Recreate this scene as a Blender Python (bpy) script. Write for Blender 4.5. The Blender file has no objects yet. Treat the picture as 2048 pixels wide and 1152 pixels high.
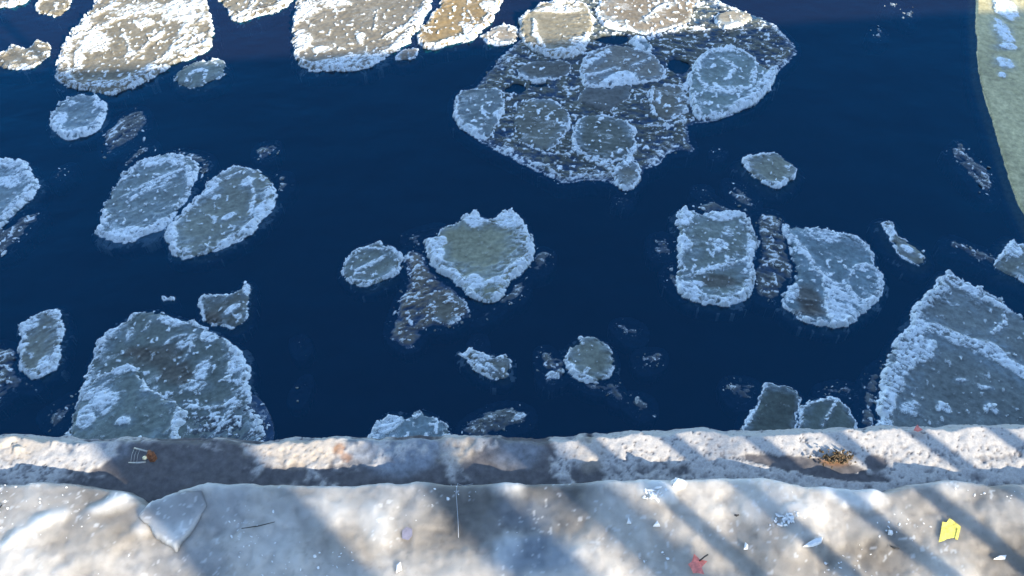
import bpy, math, random
import numpy as np
from mathutils import Vector

# ------------------------------------------------------------------ camera, sky, sun, exposure
scene = bpy.context.scene
C = scene.collection
PITCH = math.radians(55.0)
HFOV = math.radians(55.0)
CAM_Z = 4.5                                   # metres above the water; the quay top is at 3.0
QUAY_Z = 3.0
cam = bpy.data.cameras.new('camera')
cam.sensor_fit = 'HORIZONTAL'
cam.angle = HFOV
cam.clip_start = 0.02
cam.clip_end = 2000
camo = bpy.data.objects.new('camera', cam)
C.objects.link(camo)
camo.location = (0, 0, CAM_Z)
camo.rotation_euler = (math.pi / 2 - PITCH, 0, 0)
scene.camera = camo

SUN_EL = math.radians(27.0)
SUN_AZ = math.radians(135.0)                  # clockwise from +Y: behind the viewer, to the right
world = bpy.data.worlds.new('World')
scene.world = world
world.use_nodes = True
wn = world.node_tree.nodes
sky = wn.new('ShaderNodeTexSky')
sky.sky_type = 'NISHITA'
sky.sun_disc = False
sky.sun_elevation = SUN_EL
sky.sun_rotation = SUN_AZ
sky.air_density = 1.0
sky.dust_density = 0.2
sky.ozone_density = 2.2
world.node_tree.links.new(sky.outputs[0], wn['Background'].inputs[0])
wn['Background'].inputs[1].default_value = 0.135

sun = bpy.data.lights.new('sun', 'SUN')
sun.energy = 3.4
sun.angle = math.radians(0.53)
sun.color = (1.0, 0.90, 0.74)
suno = bpy.data.objects.new('sun', sun)
C.objects.link(suno)
S = Vector((math.cos(SUN_EL) * math.sin(SUN_AZ), math.cos(SUN_EL) * math.cos(SUN_AZ), math.sin(SUN_EL)))
suno.rotation_euler = (-S).to_track_quat('-Z', 'Y').to_euler()
suno.location = (8, -8, 12)

scene.view_settings.view_transform = 'Standard'
scene.view_settings.look = 'None'
scene.view_settings.gamma = 1.0
scene.view_settings.exposure = 1.82

# ------------------------------------------------------------------ helpers
random.seed(7)
RNG = np.random.default_rng(11)
FPX = 1024.0 / math.tan(HFOV / 2)
FW = np.array([0, math.cos(PITCH), -math.sin(PITCH)])
UP = np.array([0, math.sin(PITCH), math.cos(PITCH)])


def spot(px, py, z=0.0):
    """the point of the level plane z that the photograph shows at this place"""
    d = FW + np.array([1.0, 0, 0]) * ((px - 1024) / FPX) - UP * ((py - 576) / FPX)
    t = (z - CAM_Z) / d[2]
    return np.array([0, 0, CAM_Z]) + d * t


def spots(pts, z=0.0):
    return np.array([spot(a, b, z)[:2] for a, b in pts])


def unit(px, py, z=0.0):
    """metres per photograph pixel around that place"""
    a = spot(px, py, z)
    return np.linalg.norm(a - np.array([0, 0, CAM_Z])) / FPX


def vnoise(x, y, seed=0):
    xi = np.floor(x).astype(np.int64)
    yi = np.floor(y).astype(np.int64)
    fx = x - xi
    fy = y - yi
    fx = fx * fx * (3 - 2 * fx)
    fy = fy * fy * (3 - 2 * fy)

    def h(a, b):
        n = (a * 374761393 + b * 668265263 + seed * 974711) & 0xffffffff
        n = ((n ^ (n >> 13)) * 1274126177) & 0xffffffff
        n = ((n ^ (n >> 15)) * 2246822519) & 0xffffffff
        return ((n ^ (n >> 16)) & 0xffff) / 65535.0
    return ((h(xi, yi) * (1 - fx) + h(xi + 1, yi) * fx) * (1 - fy)
            + (h(xi, yi + 1) * (1 - fx) + h(xi + 1, yi + 1) * fx) * fy)


def fbm(x, y, f, seed=0, o=3):
    s = np.zeros_like(x)
    a = 1.0
    t = 0.0
    c, sn = math.cos(0.6), math.sin(0.6)
    for k in range(o):
        s += a * vnoise(x * f + 13.7 * k, y * f - 7.1 * k, seed + k * 17)
        t += a
        a *= 0.5
        x, y = x * c - y * sn, x * sn + y * c
        f *= 2.03
    return s / t


def sm(a, b, x):
    t = np.clip((x - a) / (b - a), 0, 1)
    return t * t * (3 - 2 * t)


def smooth_loop(p, n=6):
    """closed Catmull-Rom through the points"""
    p = np.asarray(p, float)
    out = []
    m = len(p)
    for i in range(m):
        a, b, c, d = p[(i - 1) % m], p[i], p[(i + 1) % m], p[(i + 2) % m]
        for k in range(n):
            t = k / n
            out.append(0.5 * ((2 * b) + (c - a) * t + (2 * a - 5 * b + 4 * c - d) * t * t
                              + (3 * b - a - 3 * c + d) * t ** 3))
    return np.array(out)


def seg_dist(X, Y, P, closed):
    best = np.full(X.shape, 1e9)
    m = len(P)
    for i in range(m if closed else m - 1):
        a = P[i]
        b = P[(i + 1) % m]
        ab = b - a
        L = ab @ ab + 1e-12
        t = np.clip(((X - a[0]) * ab[0] + (Y - a[1]) * ab[1]) / L, 0, 1)
        dd = (X - a[0] - t * ab[0]) ** 2 + (Y - a[1] - t * ab[1]) ** 2
        np.minimum(best, dd, out=best)
    return np.sqrt(best)


def inside(X, Y, P):
    r = np.zeros(X.shape, bool)
    m = len(P)
    j = m - 1
    for i in range(m):
        xi, yi = P[i]
        xj, yj = P[j]
        if yi != yj:
            r ^= ((yi > Y) != (yj > Y)) & (X < (xj - xi) * (Y - yi) / (yj - yi) + xi)
        j = i
    return r


def raw_mesh(name, V, F, attrs=None, tri=False, smooth=True):
    me = bpy.data.meshes.new(name)
    k = F.shape[1]
    me.vertices.add(len(V))
    me.vertices.foreach_set('co', np.ascontiguousarray(V, np.float32).ravel())
    me.loops.add(F.size)
    me.loops.foreach_set('vertex_index', np.ascontiguousarray(F, np.int32).ravel())
    me.polygons.add(len(F))
    me.polygons.foreach_set('loop_start', np.arange(0, F.size, k, dtype=np.int32))
    me.polygons.foreach_set('loop_total', np.full(len(F), k, np.int32))
    me.polygons.foreach_set('use_smooth', np.full(len(F), smooth, bool))
    me.update(calc_edges=True)
    for nm, val in (attrs or {}).items():
        if val.ndim == 1:
            a = me.attributes.new(nm, 'FLOAT', 'POINT')
            a.data.foreach_set('value', np.ascontiguousarray(val, np.float32))
        else:
            a = me.attributes.new(nm, 'FLOAT_COLOR', 'POINT')
            v4 = np.ones((len(val), 4), np.float32)
            v4[:, :3] = val
            a.data.foreach_set('color', v4.ravel())
    return me


def grid_mesh(name, X, Y, Z, cells, attrs, skirt=None):
    """quads of a height field where cells is true; skirt = depth the border is drawn down to"""
    ny, nx = X.shape
    idx = np.arange(nx * ny).reshape(ny, nx)
    q = np.stack([idx[:-1, :-1], idx[:-1, 1:], idx[1:, 1:], idx[1:, :-1]], -1)
    F = q[cells]
    V = np.stack([X.ravel(), Y.ravel(), Z.ravel()], -1)
    at = {k: (v.reshape(-1, 3) if v.ndim == 3 else v.ravel()) for k, v in attrs.items()}
    if skirt is not None:
        pad = np.zeros((ny + 1, nx + 1), bool)
        pad[1:-1, 1:-1] = cells
        sides = []
        for dy, dx, a, b in ((-1, 0, 0, 1), (0, 1, 1, 2), (1, 0, 2, 3), (0, -1, 3, 0)):
            nb = pad[1 + dy:ny + dy, 1 + dx:nx + dx]
            e = cells & ~nb
            sides.append(q[e][:, [a, b]])
        e = np.concatenate(sides)
        lo = V.copy()
        lo[:, 2] = skirt
        n0 = len(V)
        V = np.concatenate([V, lo])
        F = np.concatenate([F, np.stack([e[:, 1], e[:, 0], e[:, 0] + n0, e[:, 1] + n0], -1)])
        at = {k: np.concatenate([v, v]) for k, v in at.items()}
    used = np.unique(F)
    remap = np.zeros(len(V), np.int64)
    remap[used] = np.arange(len(used))
    return raw_mesh(name, V[used], remap[F], {k: v[used] for k, v in at.items()})


def link(name, me, mat, parent=None):
    o = bpy.data.objects.new(name, me)
    C.objects.link(o)
    if me is not None and mat is not None:
        me.materials.append(mat)
    if parent is not None:
        o.parent = parent
    return o


def tag(o, label=None, cat=None, group=None, kind=None):
    if label:
        o['label'] = label
    if cat:
        o['category'] = cat
    if group:
        o['group'] = group
    if kind:
        o['kind'] = kind
    return o


def icosa():
    t = (1 + 5 ** 0.5) / 2
    v = np.array([[-1, t, 0], [1, t, 0], [-1, -t, 0], [1, -t, 0], [0, -1, t], [0, 1, t], [0, -1, -t], [0, 1, -t],
                  [t, 0, -1], [t, 0, 1], [-t, 0, -1], [-t, 0, 1]]) / math.sqrt(1 + t * t)
    f = np.array([[0, 11, 5], [0, 5, 1], [0, 1, 7], [0, 7, 10], [0, 10, 11], [1, 5, 9], [5, 11, 4], [11, 10, 2], [10, 7, 6],
                  [7, 1, 8], [3, 9, 4], [3, 4, 2], [3, 2, 6], [3, 6, 8], [3, 8, 9], [4, 9, 5], [2, 4, 11], [6, 2, 10],
                  [8, 6, 7], [9, 8, 1]])
    return v, f


ICO_V, ICO_F = icosa()


def crumb_mesh(name, P, size, frost, tint, flat=0.55):
    """many small jagged bits of ice as one mesh"""
    n = len(P)
    ang = RNG.uniform(0, math.tau, n)
    el = RNG.uniform(0.8, 2.1, n)
    jit = RNG.uniform(0.6, 1.35, (n, 12, 1))
    v = ICO_V[None] * jit
    v = v * np.stack([size * el, size / np.sqrt(el), size * flat * RNG.uniform(0.6, 1.5, n)], -1)[:, None, :]
    tilt = RNG.normal(0, 0.35, n)
    ct, st = np.cos(tilt)[:, None], np.sin(tilt)[:, None]
    x, z = v[..., 0] * ct - v[..., 2] * st, v[..., 0] * st + v[..., 2] * ct
    y = v[..., 1]
    c, s = np.cos(ang)[:, None], np.sin(ang)[:, None]
    w = np.stack([x * c - y * s, x * s + y * c, z], -1) + P[:, None, :]
    F = (ICO_F[None] + (np.arange(n) * 12)[:, None, None]).reshape(-1, 3)
    fr = np.repeat(frost, 12)
    tn = np.repeat(np.broadcast_to(tint, (n, 3)), 12, axis=0)
    return raw_mesh(name, w.reshape(-1, 3), F, {'frost': fr, 'tint': tn}, smooth=False)


# ------------------------------------------------------------------ materials
def new_mat(name):
    m = bpy.data.materials.new(name)
    m.use_nodes = True
    nt = m.node_tree
    return m, nt.nodes, nt.links, nt.nodes['Principled BSDF']


def noise_node(N, L, scale, detail=4.0, rough=0.55, vec=None):
    n = N.new('ShaderNodeTexNoise')
    n.inputs['Scale'].default_value = scale
    n.inputs['Detail'].default_value = detail
    n.inputs['Roughness'].default_value = rough
    if vec is not None:
        L.new(vec, n.inputs['Vector'])
    return n


def ramp(N, L, src, stops):
    r = N.new('ShaderNodeValToRGB')
    r.color_ramp.elements[0].position = stops[0][0]
    r.color_ramp.elements[0].color = (*stops[0][1], 1)
    r.color_ramp.elements[1].position = stops[-1][0]
    r.color_ramp.elements[1].color = (*stops[-1][1], 1)
    for p, c in stops[1:-1]:
        e = r.color_ramp.elements.new(p)
        e.color = (*c, 1)
    L.new(src, r.inputs['Fac'])
    return r


def mixcol(N, L, fac, a, b, mode='MIX'):
    m = N.new('ShaderNodeMix')
    m.data_type = 'RGBA'
    m.blend_type = mode
    for sock, val in ((0, fac), (6, a), (7, b)):
        if hasattr(val, 'is_linked') or hasattr(val, 'links'):
            L.new(val, m.inputs[sock])
        elif sock == 0:
            m.inputs[0].default_value = val
        else:
            m.inputs[sock].default_value = (*val, 1)
    return m.outputs[2]


def make_ice_material(name, frost_col=(0.90, 0.94, 0.93)):
    m, N, L, P = new_mat(name)
    geo = N.new('ShaderNodeNewGeometry')
    at = N.new('ShaderNodeAttribute')
    at.attribute_name = 'frost'
    ti = N.new('ShaderNodeAttribute')
    ti.attribute_name = 'tint'
    n1 = noise_node(N, L, 38, 5, 0.6, geo.outputs['Position'])
    n2 = noise_node(N, L, 190, 4, 0.65, geo.outputs['Position'])
    v = ramp(N, L, n1.outputs['Fac'], [(0.3, (0.60, 0.60, 0.60)), (0.72, (1.16, 1.16, 1.16))])
    ice = mixcol(N, L, 1.0, ti.outputs['Color'], v.outputs['Color'], 'MULTIPLY')
    fr = ramp(N, L, n2.outputs['Fac'], [(0.25, (0.62, 0.69, 0.71)), (0.75, frost_col)])
    # frost breaks up on the scale of grains
    mt = N.new('ShaderNodeMath')
    mt.operation = 'ADD'
    ms = N.new('ShaderNodeMath')
    ms.operation = 'MULTIPLY_ADD'
    L.new(n2.outputs['Fac'], ms.inputs[0])
    ms.inputs[1].default_value = 1.1
    ms.inputs[2].default_value = -0.55
    L.new(at.outputs['Fac'], mt.inputs[0])
    L.new(ms.outputs[0], mt.inputs[1])
    mr = N.new('ShaderNodeMapRange')
    mr.interpolation_type = 'SMOOTHSTEP'
    mr.inputs['From Min'].default_value = 0.18
    mr.inputs['From Max'].default_value = 0.85
    L.new(mt.outputs[0], mr.inputs['Value'])
    col = mixcol(N, L, mr.outputs['Result'], ice, fr.outputs['Color'])
    L.new(col, P.inputs['Base Color'])
    rr = N.new('ShaderNodeMapRange')
    L.new(mr.outputs['Result'], rr.inputs['Value'])
    rr.inputs['To Min'].default_value = 0.32
    rr.inputs['To Max'].default_value = 0.8
    L.new(rr.outputs['Result'], P.inputs['Roughness'])
    P.inputs['IOR'].default_value = 1.31
    b = N.new('ShaderNodeBump')
    b.inputs['Strength'].default_value = 0.35
    b.inputs['Distance'].default_value = 0.006
    L.new(n2.outputs['Fac'], b.inputs['Height'])
    L.new(b.outputs['Normal'], P.inputs['Normal'])
    return m


ICE = make_ice_material('floe_ice')


def make_water():
    m, N, L, P = new_mat('river_water')
    N.remove(P)
    out = N['Material Output']
    geo = N.new('ShaderNodeNewGeometry')
    mp = N.new('ShaderNodeMapping')
    mp.inputs['Scale'].default_value = (1.0, 1.7, 1.0)
    L.new(geo.outputs['Position'], mp.inputs['Vector'])
    n1 = noise_node(N, L, 2.2, 3, 0.5, mp.outputs['Vector'])
    n2 = noise_node(N, L, 14, 3, 0.5, mp.outputs['Vector'])
    ad = N.new('ShaderNodeMath')
    ad.operation = 'MULTIPLY_ADD'
    L.new(n2.outputs['Fac'], ad.inputs[0])
    ad.inputs[1].default_value = 0.12
    L.new(n1.outputs['Fac'], ad.inputs[2])
    b = N.new('ShaderNodeBump')
    b.inputs['Strength'].default_value = 0.25
    b.inputs['Distance'].default_value = 0.04
    L.new(ad.outputs[0], b.inputs['Height'])
    body = N.new('ShaderNodeBsdfDiffuse')
    body.inputs['Color'].default_value = WATER_BODY
    tr = N.new('ShaderNodeBsdfTransparent')
    tr.inputs['Color'].default_value = (0.74, 0.86, 0.90, 1)
    mx = N.new('ShaderNodeMixShader')
    mx.inputs[0].default_value = 0.42
    L.new(tr.outputs[0], mx.inputs[1])
    L.new(body.outputs[0], mx.inputs[2])
    gl = N.new('ShaderNodeBsdfGlossy')
    gl.inputs['Roughness'].default_value = 0.03
    gl.inputs['Color'].default_value = (0.02, 0.56, 1.0, 1)
    L.new(b.outputs['Normal'], gl.inputs['Normal'])
    fr = N.new('ShaderNodeFresnel')
    fr.inputs['IOR'].default_value = 1.63
    L.new(b.outputs['Normal'], fr.inputs['Normal'])
    m2 = N.new('ShaderNodeMixShader')
    L.new(fr.outputs[0], m2.inputs[0])
    L.new(mx.outputs[0], m2.inputs[1])
    L.new(gl.outputs[0], m2.inputs[2])
    L.new(m2.outputs[0], out.inputs['Surface'])
    return m


WATER_BODY = (0.018, 0.015, 0.026, 1)
WATER = make_water()


def plain(name, col, rough=0.7, metal=0.0, scale=60, var=0.35, bump=0.3):
    m, N, L, P = new_mat(name)
    geo = N.new('ShaderNodeNewGeometry')
    n = noise_node(N, L, scale, 5, 0.6, geo.outputs['Position'])
    lo = tuple(c * (1 - var) for c in col)
    hi = tuple(min(1, c * (1 + var)) for c in col)
    r = ramp(N, L, n.outputs['Fac'], [(0.3, lo), (0.7, hi)])
    L.new(r.outputs['Color'], P.inputs['Base Color'])
    P.inputs['Roughness'].default_value = rough
    P.inputs['Metallic'].default_value = metal
    b = N.new('ShaderNodeBump')
    b.inputs['Strength'].default_value = bump
    b.inputs['Distance'].default_value = 0.003
    L.new(n.outputs['Fac'], b.inputs['Height'])
    L.new(b.outputs['Normal'], P.inputs['Normal'])
    return m


def box_mesh(name, x0, x1, y0, y1, z0, z1):
    V = np.array([[x, y, z] for z in (z0, z1) for y in (y0, y1) for x in (x0, x1)], float)
    F = np.array([[0, 2, 3, 1], [4, 5, 7, 6], [0, 1, 5, 4], [2, 6, 7, 3], [0, 4, 6, 2], [1, 3, 7, 5]])
    return raw_mesh(name, V, F, smooth=False)


# ------------------------------------------------------------------ water and river bed
me = raw_mesh('water', np.array([[-600, -2, 0], [600, -2, 0], [600, 900, 0], [-600, 900, 0]], float), np.array([[0, 1, 2, 3]]))
tag(link('water', me, WATER), kind='structure')
bed = plain('river_bed', (0.006, 0.016, 0.035), 1.0, 0, 2, 0.4, 0)
me = raw_mesh('riverbed', np.array([[-600, -2, -1.5], [600, -2, -1.5], [600, 900, -1.5], [-600, 900, -1.5]], float), np.array([[0, 1, 2, 3]]))
tag(link('riverbed', me, bed), kind='structure')

# ------------------------------------------------------------------ floes and slush
GREY = (0.17, 0.21, 0.205)
OLIVE = (0.25, 0.265, 0.20)
BLUE = (0.17, 0.24, 0.285)
DARK = (0.075, 0.095, 0.10)
SUN_CREAM = (0.165, 0.15, 0.115)  # warm sunlight put into the ice colour of the sunlit floes
TAN = (0.215, 0.16, 0.085)
WATER_TONE = (0.016, 0.060, 0.125)                 # thin ice: water colour and its sky reflection put into an opaque tint
DIRT = (0.085, 0.075, 0.06)
counter = [0]


def floe(label, pts, rim=26, rimh=0.022, tint=GREY, ridges=(), patches=(), dirt=(), holes=(), specks=0.25, zb=0.016,
         rough=1.0, shelf=0.035, crumbs=1.0, name='ice_floe', cat='ice floe', group=None, kind=None, slush=False,
         cell=0.0065, rimstr=1.0, dz=0.0, sheet=0.5, outline=0.0, rime=1.0):
    """one piece of ice from its outline (and marks on it) in photograph coordinates, laid out on the water in metres"""
    counter[0] += 1
    sd = counter[0] * 31
    cx = sum(p[0] for p in pts) / len(pts)
    cy = sum(p[1] for p in pts) / len(pts)
    k = unit(cx, min(max(cy, 0), 870))
    P = smooth_loop(spots(pts, 0.01), 5)
    lo = P.min(0) - shelf - 0.03
    hi = P.max(0) + shelf + 0.03
    nx = int((hi[0] - lo[0]) / cell) + 2
    ny = int((hi[1] - lo[1]) / cell) + 2
    X, Y = np.meshgrid(lo[0] + np.arange(nx) * cell, lo[1] + np.arange(ny) * cell)
    d0 = seg_dist(X, Y, P, True) * np.where(inside(X, Y, P), 1, -1)
    # wind and current draw the rime out into streaks
    th = math.radians(np.interp(cx, [0, 900, 1200, 2048], [38, 20, -10, -42]))
    Xs = (X * math.cos(th) + Y * math.sin(th)) * 0.55
    Ys = (-X * math.sin(th) + Y * math.cos(th)) * 1.25
    g1 = fbm(Xs, Ys, 16, sd, 3)
    g2 = fbm(Xs, Ys, 58, sd + 3, 3)
    gran = fbm(Xs, Ys, 100, sd + 5, 2)
    low = fbm(X, Y, 5.5, sd + 9, 2)
    d = d0 + rough * (0.040 * (g1 - 0.5) + 0.022 * (g2 - 0.5))
    wr = rim * k * (0.22 + 1.15 * sm(0.25, 0.8, low))
    R = sm(-0.004, 0.006, d) * (1 - sm(wr * 0.55, wr * 1.25, d + 0.02 * (gran - 0.5)))
    R = R * rimstr * (0.55 + 0.65 * sm(0.3, 0.6, g1))
    halo = sm(0.0, 0.01, d) * (1 - sm(wr * 0.8, wr * 2.6, d)) * 0.42 * rimstr * sm(0.35, 0.65, g2)
    crisp = 1.15 * sm(-0.002, 0.004, d) * (1 - sm(0.007, 0.014, d)) * sm(0.34 - outline, 0.52 - outline, low + 0.5 * (g2 - 0.5)) * min(1.0, rimstr * 1.3)
    mott = sm(0.34, 0.62, 0.5 * g2 + 0.5 * gran)
    R = np.maximum(R * (0.10 + 1.10 * mott), halo)
    R = np.maximum(R, crisp)
    F0 = R.copy()
    soft = sm(0.0, 0.02, d) * (1 - sm(wr * 0.8, wr * 3.2 + 0.02, d)) * min(1, rimstr)
    Hx = R * 1.0
    for rd in ridges:
        pl, w = rd[0], rd[1]
        st = rd[2] if len(rd) > 2 else 1.0
        q = seg_dist(X, Y, spots(pl, 0.02), False) + 0.030 * (g1 - 0.5) + 0.022 * (g2 - 0.5)
        ww = w * k * 0.5 * (0.55 + 0.9 * low)
        r = (1 - sm(ww * 0.45, ww * 1.3, q)) * st
        soft = np.maximum(soft, (1 - sm(ww, ww * 3.0 + 0.012, q)) * st)
        F0 = np.maximum(F0, r * (0.28 + 0.85 * mott))
        Hx = np.maximum(Hx, r * (0.5 + 0.5 * mott))
    for pa in patches:
        px, py, rx, ry = pa[:4]
        rot = math.radians(pa[4]) if len(pa) > 4 else 0
        st = pa[5] if len(pa) > 5 else 1.0
        c = spot(px, py, 0.02)
        ux = (X - c[0]) / k
        uy = (Y - c[1]) / k * 0.8
        a = (ux * math.cos(rot) + uy * math.sin(rot)) / rx
        b = (-ux * math.sin(rot) + uy * math.cos(rot)) / ry
        r = np.sqrt(a * a + b * b) + 1.1 * (g1 - 0.5) + 0.5 * (g2 - 0.5)
        soft = np.maximum(soft, (1 - sm(0.9, 1.8, r)) * st)
        r = (1 - sm(0.75, 1.1, r)) * st
        F0 = np.maximum(F0, r * (0.55 + 0.5 * mott))
        Hx = np.maximum(Hx, 0.8 * r * (0.6 + 0.4 * mott))
    sp = sm(0.74 - 0.16 * specks, 0.84 - 0.16 * specks, fbm(X, Y, 42, sd + 21, 2)) * 0.85
    F0 = np.maximum(F0, sp * min(1, specks * 3))
    Hx = np.maximum(Hx, 0.5 * sp * min(1, specks * 3))
    hole = np.zeros_like(X)
    for px, py, rx, ry in holes:
        c = spot(px, py, 0.0)
        r = np.sqrt(((X - c[0]) / (rx * k)) ** 2 + ((Y - c[1]) * 0.78 / (ry * k)) ** 2) + 0.9 * (g1 - 0.5)
        hole = np.maximum(hole, 1 - sm(0.7, 1.15, r))
    if slush:
        lump = fbm(Xs, Ys, 30, sd + 40, 3)
        lump2 = fbm(Xs, Ys, 75, sd + 44, 3)
        edge = sm(-0.012, 0.06, d)
        z = 0.001 + 0.006 * sheet + edge * (0.024 * (lump - 0.46) + 0.018 * (lump2 - 0.46)) - (1 - edge) * 0.014
        pk = sm(0.55, 0.72, 0.5 * lump + 0.5 * lump2) * edge * 0.75
        F0 = np.maximum(F0 * (0.4 + 0.6 * edge), pk)
        z = z + rimh * Hx * (0.4 + 0.9 * gran) * edge
    else:
        base = sm(-0.012, 0.03, d)
        z = -0.02 + (zb + 0.02) * base + 0.62 * rimh * Hx * (0.45 + 1.1 * g2) + 0.005 * (g1 - 0.5) + 0.0045 * (g2 - 0.5)
        z = z - np.clip(-d - 0.006, 0, 1) * 0.6
    z = z + dz - hole * 0.07
    F0 = F0 * (1 - hole)
    if not slush:                                   # thin smears of rime over the clear ice
        F0 = np.maximum(F0, 0.34 * sm(0.52, 0.74, fbm(Xs, Ys, 24, sd + 81, 3)) * sm(0.0, 0.03, d) * min(1, 0.25 + specks * 2))
    F = np.clip(F0 * (0.55 + 0.86 * gran), 0, 1) * rime
    tn = np.array(tint)[None, None, :] * (0.78 + 0.5 * fbm(X, Y, 7, sd + 60, 3))[..., None]
    tn = tn * np.array((1.08, 1.03, 0.92))
    if not slush:
        w = (0.55 * soft * sm(0.32, 0.66, 0.6 * g2 + 0.4 * g1))[..., None]
        milky = np.array((0.28, 0.37, 0.42)) if rime == 1.0 else np.array(tint) * 1.5  # warm milky tone painted on most sunlit floes, blue on the others
        tn = tn * (1 - w) + milky * (0.55 + 0.8 * gran[..., None]) * w
        w = sm(0.002, 0.8 * shelf, -d0)[..., None]                # submerged foot fades into the painted water colour
        tn = tn * (1 - w) + np.array(WATER_TONE) * w
    if slush:
        thin = (sm(0.1, 0.9, edge) * sm(0.28, 0.60, 0.65 * lump + 0.35 * lump2) * np.clip(0.30 + 0.55 * sheet, 0.25, 1.1))[..., None]
        tn = np.array(WATER_TONE) * (1 - thin) + tn * thin
    for px, py, rx, ry in dirt:
        c = spot(px, py, 0.02)
        r = np.sqrt(((X - c[0]) / (rx * k)) ** 2 + ((Y - c[1]) * 0.8 / (ry * k)) ** 2) + 1.0 * (g1 - 0.5)
        w = 0.75 * (1 - sm(0.5, 1.2, r))[..., None]
        tn = tn * (1 - w) + np.array(DIRT) * (0.6 + g2[..., None]) * w
        F = F * (1 - 0.6 * w[..., 0])
    cd = (d0[:-1, :-1] + d0[1:, 1:] + d0[:-1, 1:] + d0[1:, :-1]) / 4
    keep = cd > -shelf
    big = (not slush) and len(pts) > 6 and (hi - lo).max() > 0.34
    att = {'frost': F, 'tint': tn}
    if big:
        rc = keep & ((wr[:-1, :-1] * 1.15 > cd))
        o = link(name, grid_mesh(name, X, Y, z, keep & ~rc, att), ICE)
        rm = link('frosted_rim', grid_mesh('frosted_rim', X, Y, z, rc, att, -0.10 + dz), ICE, o)
    else:
        o = link(name, grid_mesh(name, X, Y, z, keep, att, -0.10 + dz), ICE)
    tag(o, label, cat, group, kind)
    # loose grains of rime lying on the frosted places
    pool = np.argwhere((F > 0.45) & (d > 0.0)) if not slush else np.argwhere((d > -0.02) & (hole < 0.3) & (lump > 0.44))
    area = len(pool) * cell * cell
    n = int(area * (1300 if not slush else 900) * crumbs)
    if n > 3 and len(pool) > 3:
        pick = pool[RNG.integers(0, len(pool), n)]
        iy, ix = pick[:, 0], pick[:, 1]
        size = RNG.gamma(1.6, 0.0017, n) + 0.0018
        size = np.minimum(size, 0.020)
        zz = z[iy, ix] + size * 0.25
        if slush:
            zz = np.maximum(zz, RNG.uniform(-0.012, 0.004, n) + dz)
        Pn = np.stack([X[iy, ix] + RNG.uniform(-.5, .5, n) * cell, Y[iy, ix] + RNG.uniform(-.5, .5, n) * cell, zz], -1)
        fr = RNG.uniform(0.45, 1.0, n) if not slush else RNG.uniform(0.1, 0.7, n)
        cm = link('rime_crumbs', crumb_mesh('rime_crumbs', Pn, size, fr, np.array(tint) * 1.15), ICE, o)
        cm['kind'] = 'stuff'
    return o


def slush(label, pts, **kw):
    kw.setdefault('tint', (0.15, 0.165, 0.155))
    kw.setdefault('rim', 8)
    kw.setdefault('rimstr', 0.35)
    kw.setdefault('specks', 0.2)
    return floe(label, pts, slush=True, name='slush', cat='slush ice', kind='stuff', **kw)


def ell(cx, cy, rx, ry, n=10, rot=0, jit=0.14):
    out = []
    for i in range(n):
        a = math.tau * i / n
        r = 1 + random.uniform(-jit, jit)
        x, y = rx * r * math.cos(a), ry * r * math.sin(a)
        c, s = math.cos(math.radians(rot)), math.sin(math.radians(rot))
        out.append((cx + x * c - y * s, cy + x * s + y * c))
    return out


# --- sunlit floes along the top of the view
floe('largest sunlit floe at the upper left, cream ridges and a pale blue shaded corner',
     [(183, 18), (165, 38), (145, 62), (127, 89), (115, 118), (109, 145), (118, 165), (165, 180), (218, 188), (257, 177), (295, 159),
      (348, 130), (384, 115), (419, 97), (428, 68), (422, 38), (415, -5), (390, -40), (300, -60), (215, -30)],
     rim=26, tint=SUN_CREAM, rime=0.72, ridges=[([(380, 20), (378, 45), (362, 85), (325, 122), (280, 148), (236, 168), (180, 166)], 24),
                                 ([(156, 139), (157, 100), (175, 72), (210, 50)], 16), ([(245, 60), (256, 90), (266, 110)], 9),
                                 ([(266, 115), (290, 92), (325, 64)], 10), ([(215, 45), (260, 30), (300, 20)], 9),
                                 ([(385, 105), (405, 85), (395, 70), (380, 85)], 8), ([(150, 45), (190, 30), (230, 8)], 12)],
     patches=[(366, 20, 42, 26), (189, 84, 30, 22), (285, 20, 60, 18, 0, .7), (285, 45, 22, 12)], specks=0.55)
floe('small round floe with a white frosted ring, just below the largest upper left floe',
     [(118, 204), (148, 192), (183, 189), (207, 201), (211, 230), (201, 254), (165, 271), (133, 277), (109, 263), (99, 245), (103, 227)],
     rim=17, tint=BLUE, patches=[(115, 245, 14, 20), (198, 205, 10, 12), (143, 207, 9, 8, 30)], ridges=[([(205, 235), (190, 258), (150, 268)], 14)])
floe('small oval floe at the right shoulder of the largest upper left floe',
     [(348, 148), (363, 133), (393, 124), (437, 118), (452, 130), (443, 150), (413, 168), (384, 174), (354, 168)],
     rim=9, tint=GREY, ridges=[([(372, 163), (382, 145), (405, 138)], 7), ([(412, 142), (408, 160)], 6)])
floe('sunlit cluster of small cream ice pieces at the upper left edge of the view',
     [(-30, 112), (5, 105), (27, 86), (50, 97), (77, 78), (102, 92), (92, 115), (68, 131), (35, 137), (0, 136), (-30, 138)],
     rim=16, tint=SUN_CREAM, rime=0.72, ridges=[([(45, 110), (75, 115), (98, 100)], 8)], patches=[(42, 133, 22, 6)], specks=0.5)
floe('sunlit white floe cut off by the top left corner of the view',
     [(-60, -30), (10, -50), (58, -25), (56, 3), (30, 9), (0, 15), (-50, 22)], rim=20, tint=SUN_CREAM, rime=0.72, specks=0.5)
floe('small sunlit floe by the top edge, right of the top left corner floe',
     [(71, 15), (84, -2), (110, -14), (145, -4), (130, 24), (115, 32), (80, 27)], rim=10, tint=SUN_CREAM, rime=0.72, specks=0.5)
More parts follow.
